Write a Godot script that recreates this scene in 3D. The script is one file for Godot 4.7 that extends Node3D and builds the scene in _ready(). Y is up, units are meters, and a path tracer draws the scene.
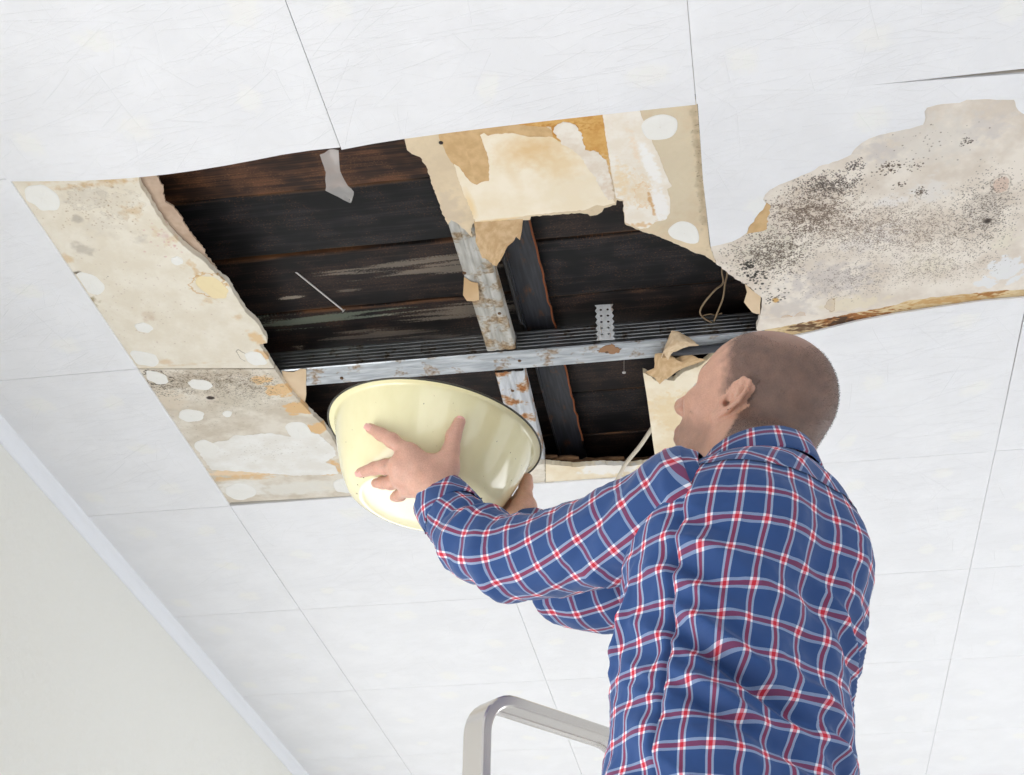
extends Node3D

# outlines of the pieces in metres: (x, z) in the plane of the ceiling, or (x, y, z)
const GA := [Vector2(-1.2323, -1.7422), Vector2(-1.1129, -1.7499), Vector2(-0.9754, -1.7604), Vector2(-0.9837, -1.7907), Vector2(-0.9881, -1.8113), Vector2(-0.9858, -1.8388), Vector2(-0.9864, -1.8746), Vector2(-0.9853, -1.9116), Vector2(-0.9792, -1.9414), Vector2(-0.9722, -1.9748), Vector2(-0.962, -2.0003), Vector2(-0.9497, -2.0264), Vector2(-0.9377, -2.0716), Vector2(-0.9259, -2.0955), Vector2(-0.9241, -2.1441), Vector2(-0.9213, -2.1976), Vector2(-0.9092, -2.2369), Vector2(-0.908, -2.286), Vector2(-0.9113, -2.3033), Vector2(-0.9292, -2.306), Vector2(-0.9265, -2.3444), Vector2(-0.9244, -2.393), Vector2(-1.2186, -2.3513)]
const GA_UPPER := [Vector2(-1.0091, -1.7615), Vector2(-0.9402, -1.7591), Vector2(-0.9544, -1.7961), Vector2(-0.9574, -1.8331), Vector2(-0.9676, -1.87), Vector2(-0.9564, -1.8856), Vector2(-0.9542, -1.9314), Vector2(-0.9516, -1.9668), Vector2(-0.9467, -1.9912), Vector2(-0.945, -2.0308), Vector2(-0.9412, -2.0653), Vector2(-0.9392, -2.1003), Vector2(-0.9934, -2.1276), Vector2(-1.0411, -1.9357)]
const GB := [Vector2(-1.2179, -2.3552), Vector2(-0.924, -2.3987), Vector2(-0.9204, -2.4586), Vector2(-0.9108, -2.5153), Vector2(-0.9007, -2.5655), Vector2(-0.8828, -2.6308), Vector2(-0.8778, -2.6962), Vector2(-0.8815, -2.7445), Vector2(-0.8635, -2.7834), Vector2(-0.7074, -2.8244), Vector2(-0.4569, -2.8701), Vector2(-0.4212, -2.866), Vector2(-0.4375, -2.9771), Vector2(-0.9071, -2.9487), Vector2(-1.2248, -2.938)]
const GC := [Vector2(-0.42, -2.8662), Vector2(-0.3544, -2.8895), Vector2(-0.2961, -2.8888), Vector2(-0.2281, -2.9033), Vector2(-0.1699, -2.8979), Vector2(-0.0669, -2.8992), Vector2(0.0284, -2.904), Vector2(0.0301, -2.992), Vector2(-0.4363, -2.9773)]
const GD := [Vector2(-0.4983, -1.7551), Vector2(-0.495, -1.7483), Vector2(-0.005, -1.7405), Vector2(-0.0064, -1.9396), Vector2(-0.004, -2.127), Vector2(0.0047, -2.1764), Vector2(-0.0145, -2.1508), Vector2(-0.0359, -2.1371), Vector2(-0.048, -2.1233), Vector2(-0.0654, -2.1089), Vector2(-0.0809, -2.0948), Vector2(-0.1015, -2.0771), Vector2(-0.1224, -2.0653), Vector2(-0.1376, -2.0515), Vector2(-0.1526, -2.0378), Vector2(-0.1519, -2.0125), Vector2(-0.1498, -1.9741), Vector2(-0.16, -1.9698), Vector2(-0.1632, -1.983), Vector2(-0.1853, -1.988), Vector2(-0.1901, -1.9983), Vector2(-0.1999, -2.0052), Vector2(-0.2127, -2.0061), Vector2(-0.2156, -2), Vector2(-0.2294, -1.9951), Vector2(-0.2655, -1.9939), Vector2(-0.318, -1.9915), Vector2(-0.3213, -2.0009), Vector2(-0.376, -1.9982), Vector2(-0.4232, -1.9939), Vector2(-0.4317, -2.0098), Vector2(-0.4342, -2.0326), Vector2(-0.4419, -2.014), Vector2(-0.4525, -1.9923), Vector2(-0.4628, -1.9794), Vector2(-0.471, -1.9924), Vector2(-0.4724, -1.9808), Vector2(-0.4751, -1.9495), Vector2(-0.4747, -1.9302), Vector2(-0.4754, -1.9164), Vector2(-0.477, -1.8812), Vector2(-0.4766, -1.8627), Vector2(-0.4763, -1.8366), Vector2(-0.4823, -1.8075), Vector2(-0.4942, -1.7981), Vector2(-0.5004, -1.7871)]
const GE := [Vector2(-0.0042, -1.7406), Vector2(0.0967, -1.7424), Vector2(0.3188, -1.7518), Vector2(0.5823, -1.7615), Vector2(0.6798, -2.3685), Vector2(0.5827, -2.346), Vector2(0.5379, -2.3424), Vector2(0.471, -2.3436), Vector2(0.3699, -2.3479), Vector2(0.3441, -2.3604), Vector2(0.2624, -2.3747), Vector2(0.2143, -2.3843), Vector2(0.1106, -2.4029), Vector2(0.075, -2.408), Vector2(0.0754, -2.3908), Vector2(0.0819, -2.3645), Vector2(0.0867, -2.3251), Vector2(0.0873, -2.299), Vector2(0.0726, -2.2742), Vector2(0.0563, -2.2494), Vector2(0.038, -2.2309), Vector2(0.0239, -2.2069), Vector2(0.0045, -2.1794), Vector2(-0.0023, -2.1302), Vector2(-0.0064, -1.9396)]
const GSTRIP := [Vector2(0.0895, -2.3758), Vector2(0.1111, -2.3689), Vector2(0.2177, -2.358), Vector2(0.3501, -2.3319), Vector2(0.4615, -2.3198), Vector2(0.5794, -2.3186), Vector2(0.6741, -2.3297), Vector2(0.6838, -2.3949), Vector2(0.5873, -2.3837), Vector2(0.4411, -2.3914), Vector2(0.3043, -2.4147), Vector2(0.1756, -2.4404), Vector2(0.0998, -2.4538), Vector2(0.0918, -2.4561)]
const GF := [Vector2(-0.1639, -2.5244), Vector2(-0.1504, -2.5378), Vector2(-0.1416, -2.5582), Vector2(-0.1223, -2.5534), Vector2(-0.1021, -2.564), Vector2(-0.079, -2.5332), Vector2(-0.0448, -2.5158), Vector2(-0.0097, -2.4733), Vector2(0.0296, -2.454), Vector2(0.0998, -2.4538), Vector2(0.1132, -2.99), Vector2(0.0301, -2.992), Vector2(0.0284, -2.904), Vector2(-0.0669, -2.8992), Vector2(-0.1676, -2.8983), Vector2(-0.167, -2.8087), Vector2(-0.1653, -2.7107), Vector2(-0.164, -2.6213)]
const WHITE_TORN := [Vector2(-0.0043, -1.7388), Vector2(0.0964, -1.7417), Vector2(0.3182, -1.7499), Vector2(0.5894, -1.763), Vector2(0.6108, -1.8753), Vector2(0.5326, -1.8585), Vector2(0.5207, -1.852), Vector2(0.5075, -1.8337), Vector2(0.5024, -1.8167), Vector2(0.4848, -1.814), Vector2(0.4639, -1.8097), Vector2(0.4274, -1.8052), Vector2(0.4168, -1.8105), Vector2(0.3819, -1.8097), Vector2(0.3647, -1.814), Vector2(0.3614, -1.8229), Vector2(0.3639, -1.8374), Vector2(0.361, -1.8535), Vector2(0.3404, -1.8599), Vector2(0.3162, -1.8635), Vector2(0.2919, -1.867), Vector2(0.2741, -1.874), Vector2(0.2629, -1.8821), Vector2(0.2533, -1.893), Vector2(0.2455, -1.9093), Vector2(0.224, -1.9212), Vector2(0.1921, -1.9304), Vector2(0.1854, -1.9383), Vector2(0.1548, -1.9544), Vector2(0.1238, -1.9681), Vector2(0.1081, -1.979), Vector2(0.0992, -1.991), Vector2(0.0954, -2.004), Vector2(0.1004, -2.0156), Vector2(0.0948, -2.0313), Vector2(0.0838, -2.0463), Vector2(0.0781, -2.0623), Vector2(0.0688, -2.0722), Vector2(0.0646, -2.0916), Vector2(0.0516, -2.1041), Vector2(0.0367, -2.1135), Vector2(0.0145, -2.1189), Vector2(-0.003, -2.1222), Vector2(-0.0064, -1.9351)]
const TAN_PATCH := [Vector2(0.0647, -2.0986), Vector2(0.0709, -2.0709), Vector2(0.0823, -2.0473), Vector2(0.0917, -2.0238), Vector2(0.1007, -2.0169), Vector2(0.1076, -2.0235), Vector2(0.1035, -2.0533), Vector2(0.101, -2.0897), Vector2(0.0828, -2.0956)]
const CREAM_SHEET := [Vector2(-0.3703, -1.7691), Vector2(-0.3628, -1.7653), Vector2(-0.3575, -1.7735), Vector2(-0.345, -1.7705), Vector2(-0.3163, -1.7725), Vector2(-0.2862, -1.7869), Vector2(-0.2513, -1.7922), Vector2(-0.2306, -1.8151), Vector2(-0.2099, -1.8408), Vector2(-0.197, -1.8759), Vector2(-0.1849, -1.9222), Vector2(-0.1784, -1.9581), Vector2(-0.1667, -1.9653), Vector2(-0.1643, -1.9765), Vector2(-0.1846, -1.9817), Vector2(-0.1966, -1.9771), Vector2(-0.2195, -1.9875), Vector2(-0.2645, -1.9862), Vector2(-0.3173, -1.9866), Vector2(-0.3753, -1.9947), Vector2(-0.4207, -1.9906), Vector2(-0.4209, -1.9625), Vector2(-0.4233, -1.9372), Vector2(-0.4264, -1.9068), Vector2(-0.428, -1.8693), Vector2(-0.4278, -1.8329), Vector2(-0.4208, -1.8417), Vector2(-0.4112, -1.8745), Vector2(-0.4063, -1.8858), Vector2(-0.3986, -1.8923), Vector2(-0.3885, -1.8859), Vector2(-0.3759, -1.8852), Vector2(-0.3699, -1.8521), Vector2(-0.3667, -1.8244), Vector2(-0.3685, -1.7965)]
const TAN_SHEET := [Vector2(-0.4379, -1.7468), Vector2(-0.4237, -1.7442), Vector2(-0.3821, -1.7409), Vector2(-0.3316, -1.7427), Vector2(-0.3128, -1.7515), Vector2(-0.2886, -1.7589), Vector2(-0.2591, -1.7646), Vector2(-0.2492, -1.7782), Vector2(-0.2467, -1.808), Vector2(-0.2731, -1.8015), Vector2(-0.3388, -1.784), Vector2(-0.3559, -1.7839), Vector2(-0.3761, -1.8961), Vector2(-0.4013, -1.8976), Vector2(-0.414, -1.8797), Vector2(-0.4284, -1.8358), Vector2(-0.4346, -1.8144), Vector2(-0.4375, -1.7863), Vector2(-0.4402, -1.766)]
const ORANGE_SHEET := [Vector2(-0.3369, -1.7441), Vector2(-0.3145, -1.7416), Vector2(-0.2558, -1.7423), Vector2(-0.1608, -1.7416), Vector2(-0.1609, -1.8014), Vector2(-0.1626, -1.8635), Vector2(-0.1664, -1.9628), Vector2(-0.1781, -1.9556), Vector2(-0.1872, -1.9115), Vector2(-0.1992, -1.8655), Vector2(-0.2171, -1.8299), Vector2(-0.25, -1.7951), Vector2(-0.2495, -1.7684), Vector2(-0.2839, -1.7607), Vector2(-0.3128, -1.7514)]
const PALE_SCRAP := [Vector2(-0.2478, -1.7798), Vector2(-0.2408, -1.7663), Vector2(-0.228, -1.7587), Vector2(-0.2168, -1.7628), Vector2(-0.2065, -1.774), Vector2(-0.2003, -1.7919), Vector2(-0.2011, -1.8114), Vector2(-0.2002, -1.8315), Vector2(-0.1823, -1.8392), Vector2(-0.1676, -1.8617), Vector2(-0.1641, -1.9087), Vector2(-0.1631, -1.965), Vector2(-0.1757, -1.9658), Vector2(-0.1809, -1.9487), Vector2(-0.1872, -1.9264), Vector2(-0.1928, -1.8991), Vector2(-0.202, -1.8744), Vector2(-0.2104, -1.845), Vector2(-0.2203, -1.8284), Vector2(-0.2308, -1.8168), Vector2(-0.2372, -1.8134), Vector2(-0.2402, -1.7981)]
const WHITE_SHEET := [Vector2(-0.1609, -1.7425), Vector2(-0.103, -1.7409), Vector2(-0.0985, -1.7627), Vector2(-0.0938, -1.7848), Vector2(-0.0897, -1.8145), Vector2(-0.0835, -1.8401), Vector2(-0.0758, -1.8714), Vector2(-0.0715, -1.9028), Vector2(-0.0653, -1.9351), Vector2(-0.0609, -1.9464), Vector2(-0.0701, -1.953), Vector2(-0.0669, -1.9804), Vector2(-0.0697, -2.0185), Vector2(-0.0801, -2.0366), Vector2(-0.0984, -2.0395), Vector2(-0.1124, -2.0544), Vector2(-0.127, -2.0551), Vector2(-0.1521, -2.0328), Vector2(-0.151, -2.0034), Vector2(-0.1486, -1.9707), Vector2(-0.1612, -1.9634), Vector2(-0.1617, -1.9021), Vector2(-0.1619, -1.8256)]
const DAB_A := [Vector2(-0.1008, -1.7878), Vector2(-0.0913, -1.7749), Vector2(-0.0758, -1.7678), Vector2(-0.0609, -1.7677), Vector2(-0.0482, -1.7744), Vector2(-0.0407, -1.7851), Vector2(-0.0423, -1.8065), Vector2(-0.0517, -1.822), Vector2(-0.0672, -1.827), Vector2(-0.0889, -1.8237), Vector2(-0.0978, -1.8101)]
const DAB_B := [Vector2(-0.0773, -2.0704), Vector2(-0.0688, -2.0545), Vector2(-0.0537, -2.0454), Vector2(-0.0379, -2.0506), Vector2(-0.0262, -2.0666), Vector2(-0.0222, -2.0903), Vector2(-0.0252, -2.1103), Vector2(-0.0399, -2.111), Vector2(-0.0575, -2.0995), Vector2(-0.0714, -2.0887)]
const DABS_A := [[Vector2(-1.1514, -1.8347), Vector2(-1.1617, -1.8451), Vector2(-1.1755, -1.8436), Vector2(-1.1895, -1.8415), Vector2(-1.1947, -1.8251), Vector2(-1.2035, -1.8123), Vector2(-1.1997, -1.7972), Vector2(-1.1942, -1.7838), Vector2(-1.1833, -1.7764), Vector2(-1.1708, -1.776), Vector2(-1.1571, -1.7771), Vector2(-1.1483, -1.7904), Vector2(-1.1429, -1.8055), Vector2(-1.1455, -1.821)], [Vector2(-1.1694, -2.0815), Vector2(-1.178, -2.0911), Vector2(-1.1902, -2.0969), Vector2(-1.2025, -2.0882), Vector2(-1.2045, -2.0805), Vector2(-1.2045, -2.0651), Vector2(-1.2045, -2.051), Vector2(-1.2045, -2.0364), Vector2(-1.2045, -2.0294), Vector2(-1.1932, -2.0243), Vector2(-1.1803, -2.031), Vector2(-1.1702, -2.0414), Vector2(-1.1667, -2.0554), Vector2(-1.1647, -2.0692)], [Vector2(-0.9875, -2.0225), Vector2(-0.9905, -2.0276), Vector2(-0.9959, -2.029), Vector2(-1.0013, -2.031), Vector2(-1.0061, -2.0285), Vector2(-1.0087, -2.0237), Vector2(-1.0094, -2.0183), Vector2(-1.0077, -2.0129), Vector2(-1.0046, -2.0081), Vector2(-0.9994, -2.0073), Vector2(-0.9942, -2.0045), Vector2(-0.9901, -2.0078), Vector2(-0.9874, -2.0119), Vector2(-0.9865, -2.017)], [Vector2(-1.1242, -2.2226), Vector2(-1.131, -2.2269), Vector2(-1.137, -2.2319), Vector2(-1.1445, -2.2304), Vector2(-1.1509, -2.2273), Vector2(-1.1567, -2.2222), Vector2(-1.1573, -2.2145), Vector2(-1.1573, -2.2062), Vector2(-1.1517, -2.1999), Vector2(-1.1437, -2.1988), Vector2(-1.136, -2.1971), Vector2(-1.1305, -2.2025), Vector2(-1.1258, -2.2077), Vector2(-1.1236, -2.2147)], [Vector2(-0.9386, -2.1319), Vector2(-0.9448, -2.1442), Vector2(-0.9571, -2.1433), Vector2(-0.97, -2.1401), Vector2(-0.9765, -2.1236), Vector2(-0.9832, -2.1103), Vector2(-0.9873, -2.0936), Vector2(-0.9826, -2.079), Vector2(-0.9724, -2.0708), Vector2(-0.9595, -2.0735), Vector2(-0.947, -2.0774), Vector2(-0.9382, -2.0912), Vector2(-0.935, -2.1063), Vector2(-0.9318, -2.1216)], [Vector2(-1.1552, -2.3336), Vector2(-1.1613, -2.3435), Vector2(-1.1729, -2.3508), Vector2(-1.1881, -2.343), Vector2(-1.201, -2.3377), Vector2(-1.2045, -2.3292), Vector2(-1.2045, -2.3158), Vector2(-1.2045, -2.3052), Vector2(-1.2037, -2.2975), Vector2(-1.1943, -2.2883), Vector2(-1.179, -2.2938), Vector2(-1.1661, -2.3005), Vector2(-1.154, -2.3099), Vector2(-1.154, -2.3225)], [Vector2(-0.9322, -2.3717), Vector2(-0.9397, -2.3776), Vector2(-0.9487, -2.3764), Vector2(-0.9579, -2.378), Vector2(-0.9665, -2.3705), Vector2(-0.9717, -2.3591), Vector2(-0.9709, -2.3473), Vector2(-0.9695, -2.3357), Vector2(-0.9615, -2.3308), Vector2(-0.9532, -2.3277), Vector2(-0.9438, -2.3298), Vector2(-0.9353, -2.3373), Vector2(-0.9336, -2.3494), Vector2(-0.9321, -2.3598)]]
const DABS_B := [[Vector2(-1.1628, -2.4096), Vector2(-1.1701, -2.4159), Vector2(-1.1792, -2.4162), Vector2(-1.1889, -2.4152), Vector2(-1.1955, -2.4054), Vector2(-1.2033, -2.3956), Vector2(-1.2014, -2.3836), Vector2(-1.1978, -2.3738), Vector2(-1.1929, -2.3633), Vector2(-1.1823, -2.3668), Vector2(-1.1738, -2.3703), Vector2(-1.1668, -2.3778), Vector2(-1.1596, -2.3871), Vector2(-1.1615, -2.3984)], [Vector2(-1.0754, -2.4407), Vector2(-1.0825, -2.4469), Vector2(-1.0908, -2.4522), Vector2(-1.1021, -2.4494), Vector2(-1.1122, -2.4455), Vector2(-1.1206, -2.4385), Vector2(-1.1221, -2.4293), Vector2(-1.1235, -2.42), Vector2(-1.116, -2.4143), Vector2(-1.1081, -2.4086), Vector2(-1.097, -2.4118), Vector2(-1.0864, -2.4146), Vector2(-1.0779, -2.4219), Vector2(-1.0748, -2.4314)], [Vector2(-1.1356, -2.5524), Vector2(-1.1406, -2.5625), Vector2(-1.1515, -2.5689), Vector2(-1.1643, -2.5694), Vector2(-1.1779, -2.5691), Vector2(-1.1854, -2.5599), Vector2(-1.1913, -2.5502), Vector2(-1.187, -2.5396), Vector2(-1.182, -2.5297), Vector2(-1.1722, -2.5214), Vector2(-1.1584, -2.5203), Vector2(-1.1471, -2.5255), Vector2(-1.1361, -2.5312), Vector2(-1.13, -2.5415)], [Vector2(-1.0697, -2.5511), Vector2(-1.0725, -2.5558), Vector2(-1.0761, -2.5607), Vector2(-1.0817, -2.5629), Vector2(-1.087, -2.5619), Vector2(-1.0892, -2.5572), Vector2(-1.0906, -2.553), Vector2(-1.0907, -2.5481), Vector2(-1.0874, -2.5436), Vector2(-1.0835, -2.5401), Vector2(-1.0786, -2.5381), Vector2(-1.0739, -2.5387), Vector2(-1.0707, -2.5419), Vector2(-1.0678, -2.5457)], [Vector2(-1.1485, -2.6961), Vector2(-1.1578, -2.7063), Vector2(-1.1688, -2.7151), Vector2(-1.1825, -2.7152), Vector2(-1.1934, -2.7069), Vector2(-1.1982, -2.6942), Vector2(-1.2007, -2.6819), Vector2(-1.1984, -2.6692), Vector2(-1.1919, -2.6575), Vector2(-1.1807, -2.6507), Vector2(-1.1672, -2.6477), Vector2(-1.158, -2.6588), Vector2(-1.1506, -2.6689), Vector2(-1.1443, -2.6817)], [Vector2(-0.919, -2.661), Vector2(-0.9309, -2.6693), Vector2(-0.9421, -2.673), Vector2(-0.9544, -2.6772), Vector2(-0.9646, -2.6675), Vector2(-0.9704, -2.6536), Vector2(-0.9707, -2.6385), Vector2(-0.97, -2.6226), Vector2(-0.9613, -2.6107), Vector2(-0.9495, -2.6053), Vector2(-0.9371, -2.606), Vector2(-0.9247, -2.6119), Vector2(-0.9193, -2.6276), Vector2(-0.9188, -2.6435)], [Vector2(-1.1257, -2.8994), Vector2(-1.1366, -2.9153), Vector2(-1.1528, -2.9224), Vector2(-1.1688, -2.9297), Vector2(-1.185, -2.9262), Vector2(-1.1944, -2.913), Vector2(-1.1996, -2.898), Vector2(-1.196, -2.8814), Vector2(-1.1903, -2.8638), Vector2(-1.1734, -2.8573), Vector2(-1.1575, -2.8502), Vector2(-1.1416, -2.854), Vector2(-1.1305, -2.8656), Vector2(-1.1232, -2.8808)], [Vector2(-0.8808, -2.9012), Vector2(-0.8845, -2.9152), Vector2(-0.8943, -2.9274), Vector2(-0.9082, -2.9339), Vector2(-0.9196, -2.9265), Vector2(-0.932, -2.9222), Vector2(-0.9343, -2.9078), Vector2(-0.9335, -2.8936), Vector2(-0.9294, -2.8782), Vector2(-0.9172, -2.8679), Vector2(-0.9035, -2.8639), Vector2(-0.891, -2.8667), Vector2(-0.8789, -2.8723), Vector2(-0.8783, -2.8878)]]
const PLASTER_SKIN := [Vector2(-1.1722, -2.674), Vector2(-1.1438, -2.6605), Vector2(-1.1117, -2.6564), Vector2(-1.0971, -2.641), Vector2(-1.051, -2.6434), Vector2(-1.0105, -2.6407), Vector2(-0.971, -2.6638), Vector2(-0.9315, -2.648), Vector2(-0.9049, -2.6605), Vector2(-0.8953, -2.6923), Vector2(-0.8855, -2.7247), Vector2(-0.8904, -2.7599), Vector2(-0.9228, -2.7826), Vector2(-0.9047, -2.8036), Vector2(-0.9075, -2.8407), Vector2(-0.9987, -2.8369), Vector2(-1.1096, -2.8019), Vector2(-1.195, -2.7802), Vector2(-1.1995, -2.7104)]
const HOLES := [Vector2(-0.414, -1.7473), Vector2(-0.4392, -1.7777), Vector2(-0.0977, -1.7459)]
const WHITE_31 := [Vector2(0.0386, -2.5941), Vector2(0.0749, -2.4765), Vector2(0.0997, -2.4409), Vector2(0.1751, -2.4259), Vector2(0.2703, -2.399), Vector2(0.3448, -2.3849), Vector2(0.4392, -2.3741), Vector2(0.5119, -2.367), Vector2(0.5902, -2.3674)]
const NAIL_TOP := Vector3(-0.8285, 2.8, -2.2062)
const NAIL_HEAD := Vector3(-0.7446, 2.745, -2.2734)
const NAIL2_TOP := Vector3(-0.1998, 2.72, -2.4905)
const NAIL2_LOW := Vector3(-0.2012, 2.688, -2.495)
const STRAP := [Vector3(-0.2481, 2.718, -2.4113), Vector3(-0.2104, 2.718, -2.4134)]
const CABLE := [Vector3(-0.1512, 2.75, -2.7781), Vector3(-0.1651, 2.718, -2.7671), Vector3(-0.1971, 2.704, -2.8175), Vector3(-0.2315, 2.692, -2.8638), Vector3(-0.255, 2.684, -2.911), Vector3(-0.2706, 2.676, -2.9465), Vector3(-0.287, 2.665, -2.9869)]
const PIPE := [Vector3(-0.1066, 2.706, -2.4582), Vector3(-0.0415, 2.706, -2.4607), Vector3(0.0196, 2.706, -2.4554), Vector3(0.1102, 2.706, -2.4405)]
const WIRE := [Vector3(0.0188, 2.8, -2.298), Vector3(0.0153, 2.79, -2.317), Vector3(0.0155, 2.78, -2.34), Vector3(-0.0013, 2.77, -2.3475), Vector3(-0.0253, 2.76, -2.3742), Vector3(-0.0349, 2.755, -2.3967), Vector3(-0.028, 2.752, -2.4144), Vector3(-0.0128, 2.75, -2.4314), Vector3(-0.0056, 2.75, -2.4501)]
const WIRE2 := [Vector3(0.0283, 2.8, -2.3059), Vector3(0.0247, 2.79, -2.3282), Vector3(0.0193, 2.78, -2.3439), Vector3(0.0132, 2.766, -2.3712), Vector3(0.0012, 2.758, -2.4028), Vector3(-0.0085, 2.752, -2.4278)]
const WIRE3 := [Vector3(-0.0317, 2.755, -2.411), Vector3(-0.0153, 2.756, -2.4079), Vector3(-0.0035, 2.76, -2.4187), Vector3(0.0089, 2.76, -2.4136)]
const TAPE := [[Vector3(-0.6487, 2.698, -1.7704), Vector3(-0.6133, 2.698, -1.7632)], [Vector3(-0.647, 2.688, -1.7926), Vector3(-0.6208, 2.688, -1.7941)], [Vector3(-0.6465, 2.684, -1.7985), Vector3(-0.6202, 2.684, -1.8129)], [Vector3(-0.6491, 2.67, -1.8185), Vector3(-0.6115, 2.67, -1.8243)], [Vector3(-0.6521, 2.666, -1.824), Vector3(-0.6037, 2.666, -1.8366)], [Vector3(-0.6316, 2.658, -1.8363), Vector3(-0.6065, 2.658, -1.8427)], [Vector3(-0.6132, 2.653, -1.8492), Vector3(-0.6115, 2.653, -1.8494)]]
const FLAP := [[Vector3(-0.4221, 2.704, -1.9884), Vector3(-0.3934, 2.704, -1.9928), Vector3(-0.3625, 2.704, -1.9946), Vector3(-0.3334, 2.704, -1.9962)], [Vector3(-0.4241, 2.696, -2.0098), Vector3(-0.3984, 2.692, -2.0117), Vector3(-0.3735, 2.694, -2.0064), Vector3(-0.3403, 2.696, -2.0168)], [Vector3(-0.4271, 2.692, -2.0363), Vector3(-0.4086, 2.684, -2.038), Vector3(-0.3807, 2.686, -2.0272), Vector3(-0.3572, 2.692, -2.0411)], [Vector3(-0.4232, 2.688, -2.0764), Vector3(-0.4089, 2.68, -2.0714), Vector3(-0.388, 2.676, -2.0487), Vector3(-0.3678, 2.68, -2.0391)], [Vector3(-0.4109, 2.686, -2.0817), Vector3(-0.4042, 2.678, -2.0876), Vector3(-0.3965, 2.674, -2.0866), Vector3(-0.3828, 2.674, -2.0617)]]
const FLAP_POINT := [Vector3(-0.3665, 2.704, -1.9968), Vector3(-0.3334, 2.704, -1.9962), Vector3(-0.3463, 2.694, -2.0423), Vector3(-0.3641, 2.698, -2.0156)]
const FLAP_LOW := [Vector3(-0.475, 2.716, -2.1631), Vector3(-0.4519, 2.716, -2.1857), Vector3(-0.4583, 2.71, -2.2318), Vector3(-0.4816, 2.708, -2.2289), Vector3(-0.4857, 2.708, -2.2087)]
const CORNER_FLAP := [Vector3(0.0563, 2.704, -2.2494), Vector3(0.0855, 2.704, -2.2955), Vector3(0.0824, 2.708, -2.3566), Vector3(0.0672, 2.712, -2.3531), Vector3(0.0528, 2.714, -2.3204), Vector3(0.0595, 2.71, -2.2834)]
const LEFT_FLAP := [Vector3(-0.917, 2.715, -2.4218), Vector3(-0.8928, 2.7148, -2.4289), Vector3(-0.8643, 2.7145, -2.4213), Vector3(-0.8815, 2.7145, -2.4804), Vector3(-0.9025, 2.7145, -2.545), Vector3(-0.9152, 2.7145, -2.527), Vector3(-0.925, 2.7145, -2.47)]
const CURL_A := [[Vector3(-0.1577, 2.708, -2.5276), Vector3(-0.1406, 2.704, -2.5469), Vector3(-0.1318, 2.7, -2.5651)], [Vector3(-0.1389, 2.696, -2.4975), Vector3(-0.1282, 2.692, -2.5155), Vector3(-0.1217, 2.692, -2.5392)], [Vector3(-0.133, 2.7, -2.4528), Vector3(-0.1193, 2.69, -2.4548), Vector3(-0.1126, 2.688, -2.5269)], [Vector3(-0.1142, 2.7, -2.4484), Vector3(-0.0991, 2.69, -2.4578), Vector3(-0.0814, 2.69, -2.4971)], [Vector3(-0.0916, 2.7, -2.4735), Vector3(-0.0759, 2.69, -2.4758), Vector3(-0.0563, 2.694, -2.4919)], [Vector3(-0.0624, 2.702, -2.4662), Vector3(-0.0469, 2.694, -2.4714), Vector3(-0.0312, 2.698, -2.4869)]]
const CURL_B := [[Vector3(-0.122, 2.692, -2.4646), Vector3(-0.1134, 2.688, -2.4311), Vector3(-0.1073, 2.684, -2.455)], [Vector3(-0.108, 2.7, -2.4206), Vector3(-0.1042, 2.686, -2.4153), Vector3(-0.0996, 2.682, -2.4316)], [Vector3(-0.0935, 2.714, -2.3969), Vector3(-0.0871, 2.692, -2.4052), Vector3(-0.0828, 2.686, -2.4256)], [Vector3(-0.0816, 2.714, -2.3987), Vector3(-0.071, 2.698, -2.4091), Vector3(-0.0684, 2.692, -2.4257)], [Vector3(-0.0667, 2.712, -2.4156), Vector3(-0.0596, 2.7, -2.4208), Vector3(-0.0604, 2.696, -2.4291)], [Vector3(-0.0517, 2.708, -2.4298), Vector3(-0.0462, 2.704, -2.4356), Vector3(-0.0426, 2.704, -2.4432)]]
const BOWL_CENTER := Vector3(-0.4383, 2.1511, -1.8292)
const BOWL_AXIS := Vector3(0.1491, 0.9887, 0.0158)
const LH_THUMB := [Vector3(-0.3925, 2.0256, -1.7133), Vector3(-0.3844, 2.0482, -1.7075), Vector3(-0.3803, 2.0697, -1.7029), Vector3(-0.3716, 2.0909, -1.6999)]
const LH_INDEX := [Vector3(-0.4404, 2.04, -1.6922), Vector3(-0.4652, 2.0615, -1.6887), Vector3(-0.483, 2.0757, -1.6931), Vector3(-0.5016, 2.0908, -1.698)]
const LH_MIDDLE := [Vector3(-0.4521, 2.0263, -1.7), Vector3(-0.4778, 2.0307, -1.7077), Vector3(-0.497, 2.0365, -1.72), Vector3(-0.5215, 2.0419, -1.7376)]
const LH_RING := [Vector3(-0.4526, 2.015, -1.7129), Vector3(-0.4751, 2.0191, -1.7324), Vector3(-0.491, 2.0276, -1.7464), Vector3(-0.5036, 2.0337, -1.7566)]
const LH_PINKY := [Vector3(-0.45, 2.0107, -1.737), Vector3(-0.4704, 2.0204, -1.7713), Vector3(-0.48, 2.0281, -1.7888), Vector3(-0.4875, 2.0328, -1.7995)]
const LH_WRIST := Vector3(-0.4069, 1.9962, -1.7134)
const RH_THUMB := [Vector3(-0.3126, 2.0596, -1.9064), Vector3(-0.3146, 2.0891, -1.9191), Vector3(-0.3127, 2.1085, -1.9259), Vector3(-0.3104, 2.1216, -1.9249)]
const RH_WRIST := Vector3(-0.321, 2.0214, -1.8971)
const RH_INDEX := [Vector3(-0.3197, 2.0781, -1.9237), Vector3(-0.353, 2.1019, -1.9613), Vector3(-0.3898, 2.1138, -1.9779), Vector3(-0.4237, 2.1231, -1.9842)]
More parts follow.
